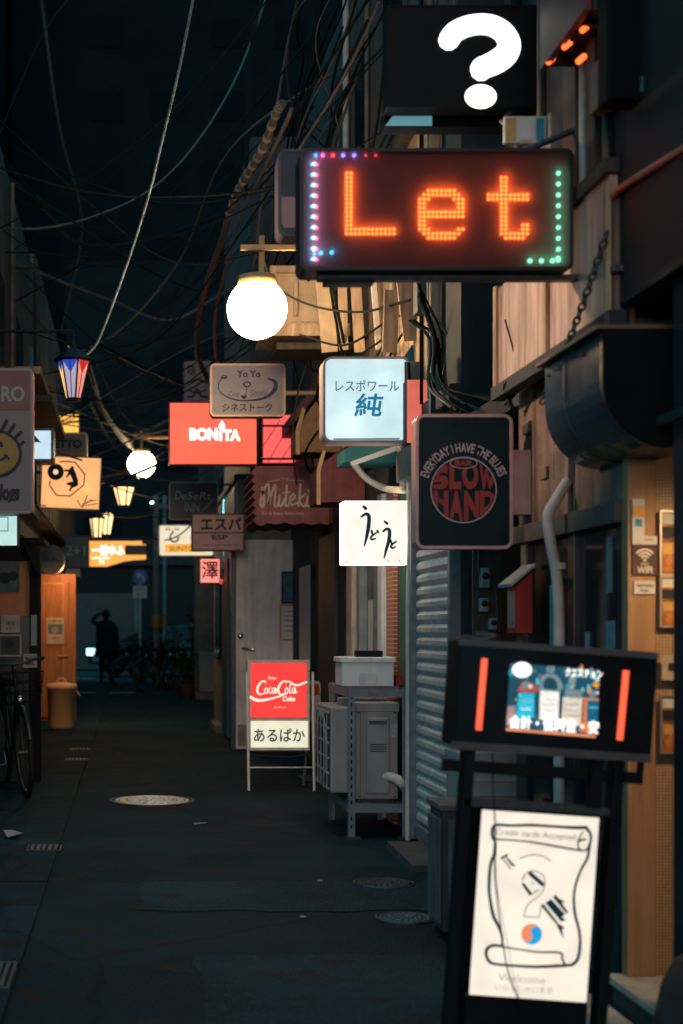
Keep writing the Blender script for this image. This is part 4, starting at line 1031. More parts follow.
# SUNTORY
s = Sign('whisky_sign', 'white lit sign with two round characters over a yellow band, left of the rose sign', 'sign', (158.5, 524.5, 214, 556.5), 22.0, GS)
s.shell(.14, mat('grey_frame', (.30, .27, .25), .4), acrylic('lamp_white_face', (1, .93, .76), .5), 3, 1.2)
s.fill([(165, 544), (205, 544), (205, 552.5), (165, 552.5)], glow('yellow_band', (1, .50, .08), .75), 'band')
s.text('SUNTORY', (169.5, 546, 203, 551), mat('brown_ink', (.25, .12, .03), .6), .01)
for x in (173.5, 195):
    s.strokes([([(x - 2, 533.5), (x - 3.5, 538), (x - 1, 541.5), (x + 3.5, 541), (x + 5, 537.5)], 1.7), ([(x - .8, 530.5), (x - .4, 533)], 1.4)], ink, 'lettering')
s.text('"', (166, 528, 170, 531), ink); s.text('"', (175, 528, 179, 531), ink)
s.arm(1.67, 530, dark_iron)
# pink 澤 sign
s = Sign('pink_kanji_sign', 'small pink lit sign with a single red and black kanji below the rose sign', 'sign', (199.5, 558, 220.5, 583.5), 17.0, GS)
s.shell(.12, mat('red_frame', (.30, .04, .03), .4), acrylic('pink_face', (1, .36, .30), .85), 0, 1)
s.text('澤', (202, 561.5, 218, 578.5), mat('crimson', (.45, .02, .04), .5, bump=0), .03)
s.strokes([([(212, 566), (216.5, 575)], .9), ([(209, 571), (217, 571)], .9)], ink, 'lettering')
s.fill([(219, 578.5), (223.5, 579.5), (222, 584.5), (218.5, 583)], glow('red_tab', (1, .12, .1), .6), 'tab')
s.arm(1.17, 570, dark_iron)
# neon tube
p = [W(224.5, 500, 17.38), W(224, 530, 17.38), W(224.8, 560, 17.38), W(224.2, 590, 17.38), W(224.6, 606, 17.38)]
t = T('neon_tube', 'upright cyan neon tube glowing beside the pink kanji sign', 'neon light', W(224.5, 606, 17.38))
MB().tube([v - t.o.location for v in p], .014, 8).build('tube', glow('cyan_neon', (.10, .80, 1), 7), t)
MB().box(-.012, .012, .02, .04, -.05, 1.35).build('backing', mat('teal_board', (.02, .20, .25), .5), t)
MB().box(1.142, 1.159, 15.6, 17.36, .9, 2.85).build('wall_board', MATS['teal_board'], t, loc=-t.o.location)

# ---------------------------------------------------------------- signs on the left
# hotdog sign
s = Sign('hot_dog_sign', 'unlit rounded sign with a maroon head and a yellow smiling face with spiky hair', 'sign', (-34, 368, 33, 513.5), 9.0, GS)
s.shell(.14, mat('rose_grey_frame', (.30, .20, .19), .4), mat('dusky_face', (.17, .14, .135), .4, var=.15, bump=.02), 5, 2.6)
s.fill([(-31, 371), (30, 371), (30, 410), (-31, 410)], mat('dusky_maroon', (.13, .025, .025), .35), 'head_panel')
pg = mat('pale_grey_print', (.34, .30, .28), .5, bump=0)
s.text('RO', (1.5, 386, 24.5, 401.5), pg, .03)
s.disc(-4, 454, 26, ink, 'drawing', 24); s.disc(-4, 453.5, 23, mat('mustard', (.34, .19, .03), .5), 'drawing', 21)
s.strokes([([(-16, 424), (-19, 416)], 3.4), ([(-7, 430), (-8, 420)], 3.4), ([(1, 432), (6.5, 421)], 3.4), ([(8, 434), (14, 425)], 3.4), ([(14, 439), (20.5, 432.5)], 3.2), ([(18, 446), (23.5, 442)], 2.8)], ink, smooth=False)
s.strokes([([(-20, 455), (-12, 462), (-2, 461), (5, 458), (7, 456)], 2.6), ([(5, 455), (9, 459)], 2.4), ([(-14, 444), (-13.5, 447)], 3), ([(1, 443), (1.5, 446)], 3)], ink)
s.text('dogs', (-4, 484, 19.5, 505), ink, .05, .1)
s.text('hot', (-28, 484, -8, 498), ink, .05, .1)
MB().tube([(s.lx(-1.30), .07, .3), (-.2, .07, .3)], .014, 8).build('bracket', dark_iron, s)
# small white sign below
s = Sign('small_white_sign', 'small pale lit box with a thin black square under the smiling face sign', 'sign', (-14, 515, 18, 546.5), 9.6, GS)
s.shell(.14, black, acrylic('pale_cyan_face', (.62, .86, .84), .62), 0, 1)
s.strokes([([(-6, 517), (8, 517), (8, 531), (-6, 531), (-6, 517)], 1.1)], ink, smooth=False)
MB().tube([(s.lx(-1.30), .07, 0), (-.08, .07, 0)], .014, 8).build('bracket', dark_iron, s)
# white-blue light box
s = Sign('blue_rimmed_sign', 'pale blue lit box with a dark blue rim behind the smiling face sign', 'sign', (22, 428, 53.5, 461.5), 13.0, GS)
s.shell(.3, mat('blue_rim', (.02, .09, .15), .4), acrylic('ice_face', (.72, .90, 1), .58), 0, 2.6)
s.fill([(31, 431), (31, 442), (41, 442.5)], MATS['blue_rim'], 'corner_mark')
s.arm(-1.13, 445, dark_iron, x=24)
# yellow
s = Sign('yellow_sign', 'small yellow lit sign above the grey lettered sign on the left', 'sign', (50, 413.5, 79.5, 434), 21.0, GS)
s.shell(.12, mat('olive_frame', (.2, .15, .03), .4), acrylic('yellow_face', (1, .66, .16), .72), 0, 1)
s.text('酒', (58, 420, 64, 428), mat('ochre', (.35, .2, .02), .5), 0); s.text('処', (69, 417, 76, 424), MATS['ochre'])
s.arm(-1.12, 425, dark_iron, x=52)
# ETTO
s = Sign('grey_lettered_sign', 'dim rounded grey sign ending in the letters ETTO behind the record sign', 'sign', (36, 432.5, 87.5, 459), 18.0, GS)
s.shell(.12, mat('tan_frame', (.55, .36, .24), .35), mat('taupe_face', (.24, .19, .16), .4), 3, 1.6)
s.text('ETTO', (54, 439.5, 82, 448.5), ink, .05)
s.fill([(54, 452), (84, 452), (84, 455.5), (54, 455.5)], mat('amber_strip', (.5, .25, .1), .5), 'strip')
s.arm(-1.12, 450, dark_iron, x=38)
# record sign
s = Sign('record_sign', 'warm yellow lit square sign with an octagon, a record and a dancing figure', 'sign', (41, 456.5, 100.5, 509), 15.0, GS, roll=2.5)
s.shell(.16, mat('amber_frame', (.45, .25, .09), .5), acrylic('amber_face', (1, .60, .28), .62), 0, .8, lamps=[(86, 488, .34, (1, .85, .55)), (56, 500, .14, (1, .8, .5))])
s.strokes([([(59.5, 462.4), (63.8, 461.6), (74.3, 462), (84.4, 473.8), (83.8, 484.5), (70.8, 496), (57, 496), (49.9, 486.3), (49.9, 482)], 1.3)], ink, smooth=False)
s.disc(55.2, 472.6, 8.2, ink, 'drawing'); s.disc(55.2, 472.6, 2.7, glow('amber_hub', (1, .72, .42), .9), 'drawing')
s.fill([(70, 467), (72.5, 466), (73.4, 469), (75.5, 473), (78, 480), (78.3, 485), (76, 486.5), (72.5, 488), (70.8, 491.5), (69, 491), (71, 486), (67.5, 485.2), (66, 483.5), (70, 482), (73, 481.5), (71, 477), (69.5, 474.5), (67, 478), (65.7, 477.3), (68, 472), (63.5, 471.6), (63.5, 470), (69, 469.4)], ink, 'drawing')
s.strokes([([(81, 505), (79, 501), (78, 500)], .9), ([(84, 507), (88, 494), (86, 503), (92, 499)], .9), ([(88, 501), (97, 499)], .8), ([(86, 505), (98, 502.5)], .8), ([(84, 503), (82.5, 506.5)], 1)], ink)
MB().tube([(s.lx(-1.12), .07, .1), (-.25, .07, .1)], .016, 8).build('bracket', dark_iron, s)
# bottle shaped sign
s = Sign('bottle_sign', 'orange lit sign shaped like a lying bottle at the far end of the alley', 'sign', (89.5, 541, 147, 567), 29.0, GS)
of = acrylic('orange_face', (1, .44, .09), 1.15)
pts = [(89.5, 541), (142, 541), (142, 544), (146, 544.5), (146, 559.5), (136, 560), (124, 561.5), (114, 564.5), (107, 566.8), (89.5, 566.5)]
P = [s.L(*p) for p in pts]
MB().prism(P, .004, .1).build('casing', black, s)
s.fill(pts, of, 'face')
s.text('一番ゆふ', (92, 545.5, 124, 555), wt, .06); s.text('LAGER BEER', (92, 557, 110, 559), wt, .02); s.text('生', (99, 560, 105, 563.5), wt, .02)
a, d = s.L(125, 555); b, c = s.L(147, 545.5)
MB().box(a, b, -.12, -.02, d, c, .02).build('bottle_neck', dark_iron, s)
s.arm(1.67, 543, dark_iron)
# blue sign 2+1
s = Sign('navy_sign', 'dark navy sign with dim grey figures left of the bottle shaped sign', 'sign', (58, 536, 89, 568), 24.0, GS)
s.shell(.14, mat('navy_frame', (.012, .03, .05), .4), mat('navy_face', (.012, .055, .10), .4), 0, 1)
s.text('2+1', (66, 545.5, 85, 555.5), mat('blue_grey_print', (.22, .28, .34), .5, bump=0), 0)
s.arm(-1.2, 550, dark_iron, x=60)
MB().box(s.L(66, 0)[0], s.L(80, 0)[0], .0, .2, s.L(0, 577)[1], s.L(0, 569)[1]).build('support', ac_white, s)
# round sign
s = Sign('round_sign', 'round grey sign with faint script in front of the navy sign', 'sign', (38, 544.5, 64.5, 575), 19.5, GS)
n = 36
q = [(s.L(51.5 + 13 * math.cos(2 * math.pi * i / n), 560 + 15 * math.sin(2 * math.pi * i / n))) for i in range(n)]
MB().prism(q, .003, .08).build('rim', mat('tan_frame', (.55, .36, .24)), s)
s.disc(51.2, 560, 12.2, mat('dove_face', (.34, .30, .29), .5), 'face', 14.2)
s.text('Bar Blue', (43, 557.5, 59, 561.5), MATS['faint_ink'], .02, .3)
MB().tube([(s.lx(-1.30), .05, .1), (-.1, .05, .1)], .014, 8).build('bracket', dark_iron, s)
# porch notices
s = notice('white_notice', 'pale notice with dark print on the dark porch panel, upper of the two', 'notice', (1, 615.5, 20, 632.5), 11.97, mat('grey_card', (.38, .36, .36), .7))
s.text('本日', (7, 621, 14.5, 625.5), ink, .03); s.text('営業中', (6, 627.5, 15, 629.8), ink)
s = notice('portrait_print', 'dark framed print with a head on the porch panel', 'poster', (0, 636, 20, 655), 11.97, mat('dark_print', (.05, .06, .065), .5, var=.6, scale=30), mat('grey_card', (.38, .36, .36), .7))
s.disc(9.5, 644, 4.6, ink, 'drawing')
s = notice('lettered_notice', 'small pale notice with two bold words beside the dark framed print', 'notice', (23.5, 654, 37, 667.5), 11.965, MATS['grey_card'])
s.text('food', (25.5, 656.5, 35, 660.5), ink, .04); s.text('MENU', (26, 662, 34.5, 665.5), ink, .04)
s = notice('window_poster', 'dark blue grey poster of two heads in the lit porch window', 'poster', (-6, 562, 19.5, 592), 11.99, mat('blue_print', (.08, .11, .13), .5, var=.5, scale=12))
s.disc(5, 578, 6, ink, 'drawing'); s.disc(13.5, 576, 5, ink, 'drawing')
s = notice('upright_strip', 'narrow pale strip notice fixed to the porch post', 'notice', (31, 615, 36.8, 645.5), 11.97, mat('blue_grey_paint', (.25, .30, .33), .6))
s = notice('door_poster', 'cream poster with a green picture on the orange wooden door', 'poster', (46.5, 617.5, 64, 644), 19.96, mat('cream_card', (.68, .55, .42), .7))
s.fill([(48, 624), (62.5, 624), (62.5, 634), (48, 634)], mat('green_picture', (.16, .22, .18), .6, var=.4, scale=12), 'picture'); s.disc(55, 630, 4, mat('pale_picture', (.4, .36, .3), .6), 'picture', 3)
s.text('お酒の店', (49, 619.5, 61.5, 622.5), ink); s.text('ご案内', (50, 637, 58, 639.5), ink)

# stained glass lanterns
def lantern(label, px, pyt, pyb, wt_px, wb_px, Y, X, watt, stained=True, strength=1.2):
    k = Y / F; top = W(px, pyt, Y); h = (pyb - pyt) * k; rt = wt_px * k / 2; rb = wb_px * k / 2
    t = T('wall_lantern', label, 'lantern', top - Vector((0, 0, h)), 'coloured glass lanterns')
    t.o.rotation_euler = (0, 0, R(18))
    n = 6
    def ringp(r, z): return [(r * math.cos(R(60 * i + 30)), r * math.sin(R(60 * i + 30)), z) for i in range(n)]
    a, b = ringp(rb, 0), ringp(rt, h)
    cols = [((.42, .42, .62), .34), ((.6, .3, .3), .4), ((1, .55, .2), 1.5), ((.62, .58, .85), .42), ((.85, .34, .32), .45), ((.42, .42, .62), .40)]
    if not stained: cols = [((1, .60, .26), strength)] * 6
    for i in range(n):
        j = (i + 1) % n
        c, st_ = cols[i]
        MB().add([a[i], a[j], b[j], b[i]], [(0, 1, 2, 3)]).build('pane', glow('pane_%d%s' % (i if stained else 0, 'd' if stained else 'p%.1f' % strength), c, st_), t)
        if stained:
            m1 = [b[i][x] * .5 + b[j][x] * .5 for x in range(3)]; lo = [a[i][x] * .25 + a[j][x] * .25 + b[i][x] * .25 + b[j][x] * .25 for x in range(3)]
            f = 1.015
            sc_ = lambda p: (p[0] * f, p[1] * f, p[2])
            lo = [m1[x] * .65 + (a[i][x] + a[j][x]) * .175 for x in range(3)]
            MB().add([sc_(b[i]), sc_(b[j]), sc_(lo)], [(0, 2, 1)]).build('coloured_glass', glow('red_glass' if i == 4 else 'blue_glass', (.55, .03, .03) if i == 4 else (.03, .09, .75), .5), t)
    lead = MB()
    for i in range(n):
        j = (i + 1) % n
        lead.tube([a[i], b[i]], .006 * Y / 10, 6).tube([a[i], a[j]], .006 * Y / 10, 6).tube([b[i], b[j]], .007 * Y / 10, 6)
        if stained: lead.tube([[a[i][x] * .5 + a[j][x] * .5 for x in range(3)], [b[i][x] * .5 + b[j][x] * .5 for x in range(3)]], .003, 6)
    lead.build('frame', black, t)
    MB().lathe([(rt * 1.25, h), (rt * 1.15, h + rt * .12), (rt * .6, h + rt * .55), (rt * .22, h + rt * .75), (rt * .2, h + rt * 1.0), (1e-4, h + rt * 1.1)], 12).build('roof', black, t)
    MB().lathe([(1e-4, -.02), (rb * .9, -.015), (rb * 1.02, 0)], 6).build('base', dark_iron, t)
    q = t.o
    arm = MB().tube([(0, 0, h + rt), (0, 0, h + rt * 1.8), ((X - top.x) * .95, -(X - top.x) * .31, h + rt * 1.8)], .012, 8).build('arm', black, t)
    return t
lantern('large stained glass lantern with blue and red panes hanging high on the left', 73.5, 361, 399, 33, 15, 10.0, -1.12, 0)
lantern('small far lantern with a blue top left of the second globe lamp', 124, 487, 506, 22, 11, 23.0, -1.2, 0, False, 2.2)
lantern('far amber lantern above the bottle shaped sign, left of the pair', 97, 518, 538, 15, 9, 24.5, -1.2, 0, False, 2.0)
lantern('far amber lantern above the bottle shaped sign, right of the pair', 106, 513, 535, 17, 9, 26.0, -1.2, 0, False, 3.0)
s = Sign('street_light', 'cold white far street light above the bottle shaped sign', 'lamp', (150, 500, 156, 508), 34.0)
MB().sphere((0, 0, 0), .07, 12).build('bulb', glow('cold_bulb', (.55, .9, 1), 9), s)
MB().tube([(0, .05, .05), (.1, .1, .25), (.3, .12, .3)], .02, 6).build('arm', dark_iron, s)
# ---------------------------------------------------------------- open steel door
s = Sign('steel_door', 'dirty off-white steel door standing open into the alley behind the red pavement sign', 'door', (236, 540, 304, 750), 15.2)
a, d = s.L(236, 749); b, c = s.L(304, 540)
MB().box(a, b, 0, .045, d, c, .003).build('leaf', doorgrey, s)
MB().box(a + .02, b - .02, -.006, -.001, d + .03, d + .26).build('kick_plate', mat('worn_kick_plate', (.22, .2, .18), .5, metal=.4, var=.4, streak=.4), s)
hx, hz = s.L(242, 648)
hd = MB().tube([(hx, -.001, hz), (hx, -.06, hz), (hx + .13, -.06, hz - .01)], .012, 8).build('handle', chrome, s)
lx_, lz_ = s.L(240.5, 636)
MB().lathe([(1e-4, .012), (.03, .01), (.034, 0)], 16, Matrix.Translation((lx_, -.001, lz_)) @ Matrix.Rotation(R(90), 4, 'X')).build('lock', chrome, s)
MB().box(a - .05, a - .004, .0, .08, d, c + .05).build('jamb', dark_iron, s)
MB().box(b + .004, s.lx(1.73), .046, .1, d, c + .4).build('jamb', dark_wall, s)
n1 = notice('framed_blue_print', 'small dark framed blue print on the open steel door, upper of the two frames', 'picture', (283, 573, 302, 602), 15.19, mat('blue_print2', (.04, .13, .2), .5, var=.6, scale=18), black)
n2 = notice('wood_framed_notice', 'tan framed white notice on the open steel door, below the dark frame', 'notice', (281.5, 606, 301, 639), 15.19, paper, mat('tan_wood', (.45, .26, .12), .5))
for i in range(5): n2.strokes([([(284, 611 + i * 5), (284 + random.uniform(9, 14), 611 + i * 5)], .9)], MATS['faint_ink'], 'lettering', False)

# ---------------------------------------------------------------- red pavement sign
s = Sign('pavement_sign', 'red and white lit pavement sign with flowing white script, standing before the steel door', 'pavement sign', (247.5, 660, 309.5, 750.5), 11.4)
gz = -s.o.location.z
s.shell(.10, mat('cream_frame', (.62, .55, .42), .45), mat('frame_fill', (.5, .48, .42), .5), 0, 1.2, back=True)
a, d = s.L(250.8, 717.5); b, c = s.L(306.5, 663)
rf = MB().box(a, b, -.004, .001, d, c).build('red_face', acrylic('soda_red', (1, .10, .085), .55), s)
a2, d2 = s.L(250.8, 747.5); b2, c2 = s.L(308, 721)
MB().box(a2, b2, -.004, .001, d2, c2).build('white_face', acrylic('cream_lit', (.95, .93, .78), .52), s)
s.dy = 14
cw = glow('cream_letter', (1, .90, .74), .85)
s.strokes([
 ([(265.6, 682.6), (264.6, 681), (261.2, 682), (258, 686.5), (257.3, 691), (259.6, 694.4), (264.5, 693.2)], [1.2, 1.4, 1.9, 2.4, 2.3, 1.6, .8]),
 ([(266.3, 687.6), (264.6, 689.6), (264.8, 692.6), (266.4, 693.2), (267.5, 690.4), (266.3, 687.6)], 1.05),
 ([(271, 688.6), (270, 687.6), (268.8, 689.8), (269, 692.6), (270.3, 693.2), (271.8, 691.5)], 1.05),
 ([(275.2, 688.2), (273.6, 687.6), (272.4, 690), (272.9, 693), (274.3, 692.4), (275.4, 687.8), (275.2, 692.8), (276.8, 691.8)], 1.05),
 ([(276.4, 689.8), (278, 689.2)], 1.1),
 ([(286.3, 683), (285, 681), (281.6, 682.4), (278.6, 687), (278.2, 691.4), (280.6, 694.4), (284.6, 693)], [1.2, 1.4, 1.9, 2.4, 2.3, 1.6, .8]),
 ([(286.8, 687.6), (285.1, 689.6), (285.3, 692.6), (286.9, 693.2), (288, 690.4), (286.8, 687.6)], 1.05),
 ([(291.2, 682.6), (289.8, 687), (289.6, 692.4), (291, 692.8)], 1.2),
 ([(295, 688.2), (293.4, 687.6), (292.2, 690), (292.7, 693), (294.1, 692.4), (295.2, 687.8), (295, 692.8), (297, 691.6)], 1.05),
 ([(286.6, 681.4), (289.4, 681.6), (293, 684.2), (298, 685.2), (302, 683.6), (306.4, 682.2)], [.8, 1.6, 2.0, 2.0, 2.0, 1.8]),
 ([(251, 697.2), (254.6, 699.4), (260, 700.4), (269.4, 699), (279, 696.4), (287, 694)], [2.8, 3.2, 2.8, 2.2, 1.6, .6]),
], cw, 'lettering')
s.text('Enjoy', (268, 676.5, 276.5, 680), cw, .01, .2); s.text('Coke', (282.5, 696.2, 295, 701.2), cw, .04, .15); s.text('TRADE MARK REG', (273.5, 706.8, 286, 708), cw)
s.text('あるぱか', (254, 728.5, 304.5, 741.5), mat('green_black_ink', (.012, .045, .05), .5, bump=0), .03)
tb = MB()
def tb_(pts, r=.011): return MB().tube(pts, r, 8)
for nm, p, q in (('leg', (249.5, 672), (248.2, 790)), ('leg', (310.5, 672), (313.2, 787))):
    u, v = s.L(*p), s.L(*q)
    tb_([(u[0] - (.02 if p[0] < 280 else -.02), .02, u[1]), (v[0], -.06, gz + .002)]).build(nm, white_paint, s)
for nm, p, q in (('leg', (250.5, 690), (254, 776)), ('leg', (311, 690), (309, 776))):
    u, v = s.L(*p), s.L(*q)
    tb_([(u[0] - (.02 if p[0] < 280 else -.02), .09, u[1]), (v[0], .36, gz + .002)]).build(nm, alu, s)
u, v = s.L(249.5, 767), s.L(312, 767)
tb_([(u[0], -.045, u[1]), (v[0], -.045, v[1])], .007).build('crossbar', alu, s)
u, v = s.L(250, 756), s.L(311, 756)
tb_([(u[0], .12, u[1]), (.1, .13, u[1] - .02), (v[0], .12, v[1])], .006).build('stay', dark_iron, s)
# the second board behind
s = Sign('rounded_board', 'red and white rounded board standing right behind the red pavement sign', 'sign', (308, 681, 320.5, 722), 12.1)
s.shell(.06, alu, mat('white_board', (.5, .48, .46), .5), 4, 1)
s.fill([(309.5, 684), (318.5, 684), (319.3, 687), (319.3, 695), (309.2, 695)], red_paint, 'red_head')
gz = -s.o.location.z
MB().box(-.012, .012, .02, .045, gz, s.L(0, 722)[1]).build('post', alu, s)
MB().box(-.12, .12, -.12, .16, gz + .001, gz + .03, .005).build('foot', dark_iron, s)

# ---------------------------------------------------------------- rack with air conditioner
RX0, RX1, RY0, RY1 = 1.345, 1.715, 8.75, 9.62
t = T('steel_rack', 'slotted steel rack holding an outdoor air conditioner in front of the doorway', 'rack', ((RX0 + RX1) / 2, RY0, 0))
ox, oy = t.o.location.x, t.o.location.y
def loc(mb): 
    mb.v = [(x - ox, y - oy, z) for x, y, z in mb.v]; return mb
for x, y in ((RX0, RY0), (RX1, RY0), (RX0, RY1), (RX1, RY1)):
    m = MB(); sgn = 1 if x == RX0 else -1; sy = 1 if y == RY0 else -1
    m.prism([(0, 0)] * 0 or [(x, .0), (x + .04 * sgn, .0), (x + .04 * sgn, .93), (x, .93)], y, y + .004 * sy)
    m.box(min(x, x + .004 * sgn), max(x, x + .004 * sgn), min(y + .0045 * sy, y + .04 * sy), max(y + .0045 * sy, y + .04 * sy), 0, .93)
    p = loc(m).build('post', rack_m, t)
    sl = MB()
    for i in range(17): sl.box(x + (.012 if sgn > 0 else -.022), x + (.022 if sgn > 0 else -.012), y - .0015 if sy > 0 else y + .0001, y - .0001 if sy > 0 else y + .0015, .06 + i * .05, .085 + i * .05)
    loc(sl).build('slot_groove', black, p)
for z in (.87, .16):
    for (xa, xb, ya, yb) in ((RX0, RX1, RY0 - .004, RY0 - .001), (RX0, RX1, RY1 + .001, RY1 + .004), (RX0 - .004, RX0 - .001, RY0, RY1), (RX1 + .001, RX1 + .004, RY0, RY1)):
        loc(MB().box(xa, xb, ya, yb, z, z + .05)).build('rail', rack_m, t)
loc(MB().box(RX0 + .01, RX1 - .01, RY0 + .01, RY1 - .01, .205, .212)).build('shelf', rack_m, t)
for x in (RX0, RX1 - .05): loc(MB().box(x - .02, x + .07, RY0 - .03, RY0 + .06, 0.0, .012)).build('foot_plate', dark_iron, t)

def ac_unit(label, x0, x1, y0, y1, z0, z1, grille='left', group='outdoor air conditioners'):
    t = T('air_conditioner', label, 'air conditioner', ((x0 + x1) / 2, (y0 + y1) / 2, z0), group)
    cx, cy = (x0 + x1) / 2, (y0 + y1) / 2
    def l(m): m.v = [(x - cx, y - cy, z - z0) for x, y, z in m.v]; return m
    l(MB().box(x0, x1, y0, y1, z0 + .02, z1, .012)).build('casing', ac_white, t)
    l(MB().box(x0 - .006, x1 + .006, y0 - .006, y1 + .006, z1 - .05, z1 + .006, .006)).build('lid', ac_white, t)
    for y in (y0 + .05, y1 - .12): l(MB().box(x0 + .02, x1 - .02, y, y + .06, z0, z0 + .02)).build('foot', ac_dark, t)
    return t, l
AX0, AX1, AY0, AY1, AZ0, AZ1 = 1.40, 1.665, 8.83, 9.58, .212, .825
t, l = ac_unit('tall cream outdoor air conditioner standing inside the slotted steel rack', AX0, AX1, AY0, AY1, AZ0, AZ1)
sp = l(MB().box(AX0 + .065, AX0 + .205, AY0 - .03, AY0 - .0005, .27, .74, .012)).build('service_cover', ac_white, t)
l(MB().box(AX0 + .08, AX0 + .19, AY0 - .034, AY0 - .0305, .70, .722)).build('handle_recess', ac_dark, sp)
v = MB()
for i in range(4): v.box(AX0 + .085, AX0 + .185, AY0 - .033, AY0 - .0305, .53 + i * .014, .537 + i * .014)
l(v).build('vent_slats', ac_dark, sp)
# fan guard protruding on the alley side
gx = AX0 - .002
l(MB().box(gx - .150, gx, AY0 + .02, AY1 - .06, .27, .80, .012)).build('fan_duct', ac_white, t)
l(MB().box(gx - .154, gx - .1505, AY0 + .05, AY1 - .09, .30, .77)).build('fan_opening', ac_dark, t)
gr = MB()
for i in range(6): gr.box(gx - .166, gx - .155, AY0 + .04, AY1 - .08, .29 + i * .094, .302 + i * .094)
for i in range(5): gr.box(gx - .172, gx - .1665, AY0 + .05 + i * .14, AY0 + .06 + i * .14, .29, .775)
l(gr).build('grille', ac_white, t)
l(MB().lathe([(.20, 0), (.235, .004), (.235, .012), (.20, .012)], 28, Matrix.Translation((gx - .1545, (AY0 + AY1) / 2 - .02, .535)) @ Matrix.Rotation(R(-90), 4, 'Y'))).build('fan_ring', ac_white, t)
for i in range(3):
    a_ = R(120 * i + 20); fb = MB(); c0 = Vector((gx - .1575, (AY0 + AY1) / 2 - .02, .535))
    e = [Vector((0, math.cos(a_ + q) * r_, math.sin(a_ + q) * r_)) for q, r_ in ((-.15, .04), (.1, .19), (.75, .18), (.5, .04))]
    fb.add([c0 + v for v in e], [(0, 1, 2, 3)]); l(fb).build('fan_blade', ac_dark, t)
l(MB().box(AX0 + .215, AX0 + .255, AY0 - .002, AY0 - .0004, .62, .70)).build('rating_sticker', mat('sticker_grey', (.42, .42, .40), .6, var=.5, scale=90), t)
for x_, z_ in ((AX0 + .02, .25), (AX0 + .02, .77), (AX1 - .02, .25), (AX1 - .02, .77)): l(MB().sphere((x_, AY0 - .001, z_), .006, 8)).build('screw', dark_iron, t)
l(MB().box(AX0 + .028, AX0 + .031, AY0 - .0015, AY0 - .0003, .24, .80)).build('panel_seam', ac_dark, t)
cv = MB().tube(crom([(AX1 - .09, AY0 - .002, .38), (AX1 - .03, AY0 - .05, .37), (AX1 + .02, AY0 - .05, .33), (AX1 + .045, AY0 + .1, .3), (AX1 + .05, AY0 + .3, .28)]), .03, 10)
l(cv).build('pipe_cover', cream_pole, t)
# white polystyrene box on the rack
bx0, bx1 = W(341, 0, 9.0).x, W(396, 0, 9.0).x
rk = MB().box(RX0 + .02, RX1 - .02, 9.0, 9.03, .925, .94)
t = T('storage_box', 'white lidded storage box lying on top of the steel rack', 'box', ((bx0 + bx1) / 2, 9.15, .926))
w = (bx1 - bx0) / 2
MB().box(-w + .01, w - .01, -.13, .17, 0, .15, .006).build('body', white_paint, t)
MB().box(-w, w, -.14, .18, .151, .185, .006).build('lid', white_paint, t)
MB().box(-.055, .055, -.137, -.131, .01, .085, .003).build('grip', mat('grip_white', (.6, .6, .58), .6), t)
for y_ in (9.05, 9.28): tag(MB().box(RX0 + .004, RX1 - .004, y_, y_ + .03, .90, .926).build('crosspiece', rack_m, None), 'steel crosspiece lying across the top of the rack under the white box', 'bar', 'crosspieces on the rack')
q = tag(MB().box(-.085, .085, -.05, .05, 0, .04, .006).build('dark_case', black, loc=(W(369, 0, 9.1).x, 9.12, 1.112)), 'flat dark case lying on the lid of the white storage box', 'case')
q = tag(MB().box(-.025, .025, -.05, .05, 0, .07, .004).build('red_tin', red_paint, loc=(W(400, 0, 9.05).x, 9.1, .926)), 'little red tin beside the white storage box on the rack', 'tin')

# low unit and cabinet by the kiosk
t, l = ac_unit('low outdoor air conditioner with a rusty lid in the recess behind the kiosk', 1.555, 1.99, 6.72, 7.0, .0, .70)
v = MB()
for i in range(7): v.box(1.60, 1.95, 6.712, 6.7195, .15 + i * .07, .165 + i * .07)
l(v).build('grille_slats', mat('greyed_slats', (.35, .34, .32), .6), t)
t = T('grey_cabinet', 'low grey metal cabinet with a pale edged door at the foot of the kiosk', 'cabinet', (1.45, 5.9, 0))
MB().box(-.15, .17, 0, .26, .03, .535, .004).build('body', mat('cabinet_grey', (.06, .06, .06), .5, var=.3), t)
MB().box(-.165, .185, -.015, .275, .536, .56, .004).build('top', mat('rust_top', (.16, .11, .095), .6, var=.5), t)
dd = MB().box(-.13, .15, -.018, -.001, .06, .50, .004).build('door', mat('cabinet_door', (.13, .13, .125), .5, var=.3, streak=.4), t)
MB().box(-.165, -.152, .02, .24, .06, .5, .004).build('side_panel', mat('cabinet_door', (.28, .27, .26)), t)
MB().box(-.04, -.02, -.03, -.0185, .26, .34, .003).build('handle', chrome, dd)
for x, y in ((-.13, .02), (.12, .02), (-.13, .21), (.12, .21)): MB().box(x, x + .03, y, y + .03, 0, .03).build('foot', blackmat, t)
# small ramp slab by the shutter
tag(MB().prism_x([(7.55, 0), (8.3, 0), (8.3, .05), (7.55, .035)], 1.50, 1.70).build('door_slab', mat('dark_concrete', (.07, .07, .07), .75, var=.4, scale=8)), 'dark sloping slab lying at the foot of the roller shutter', 'slab')
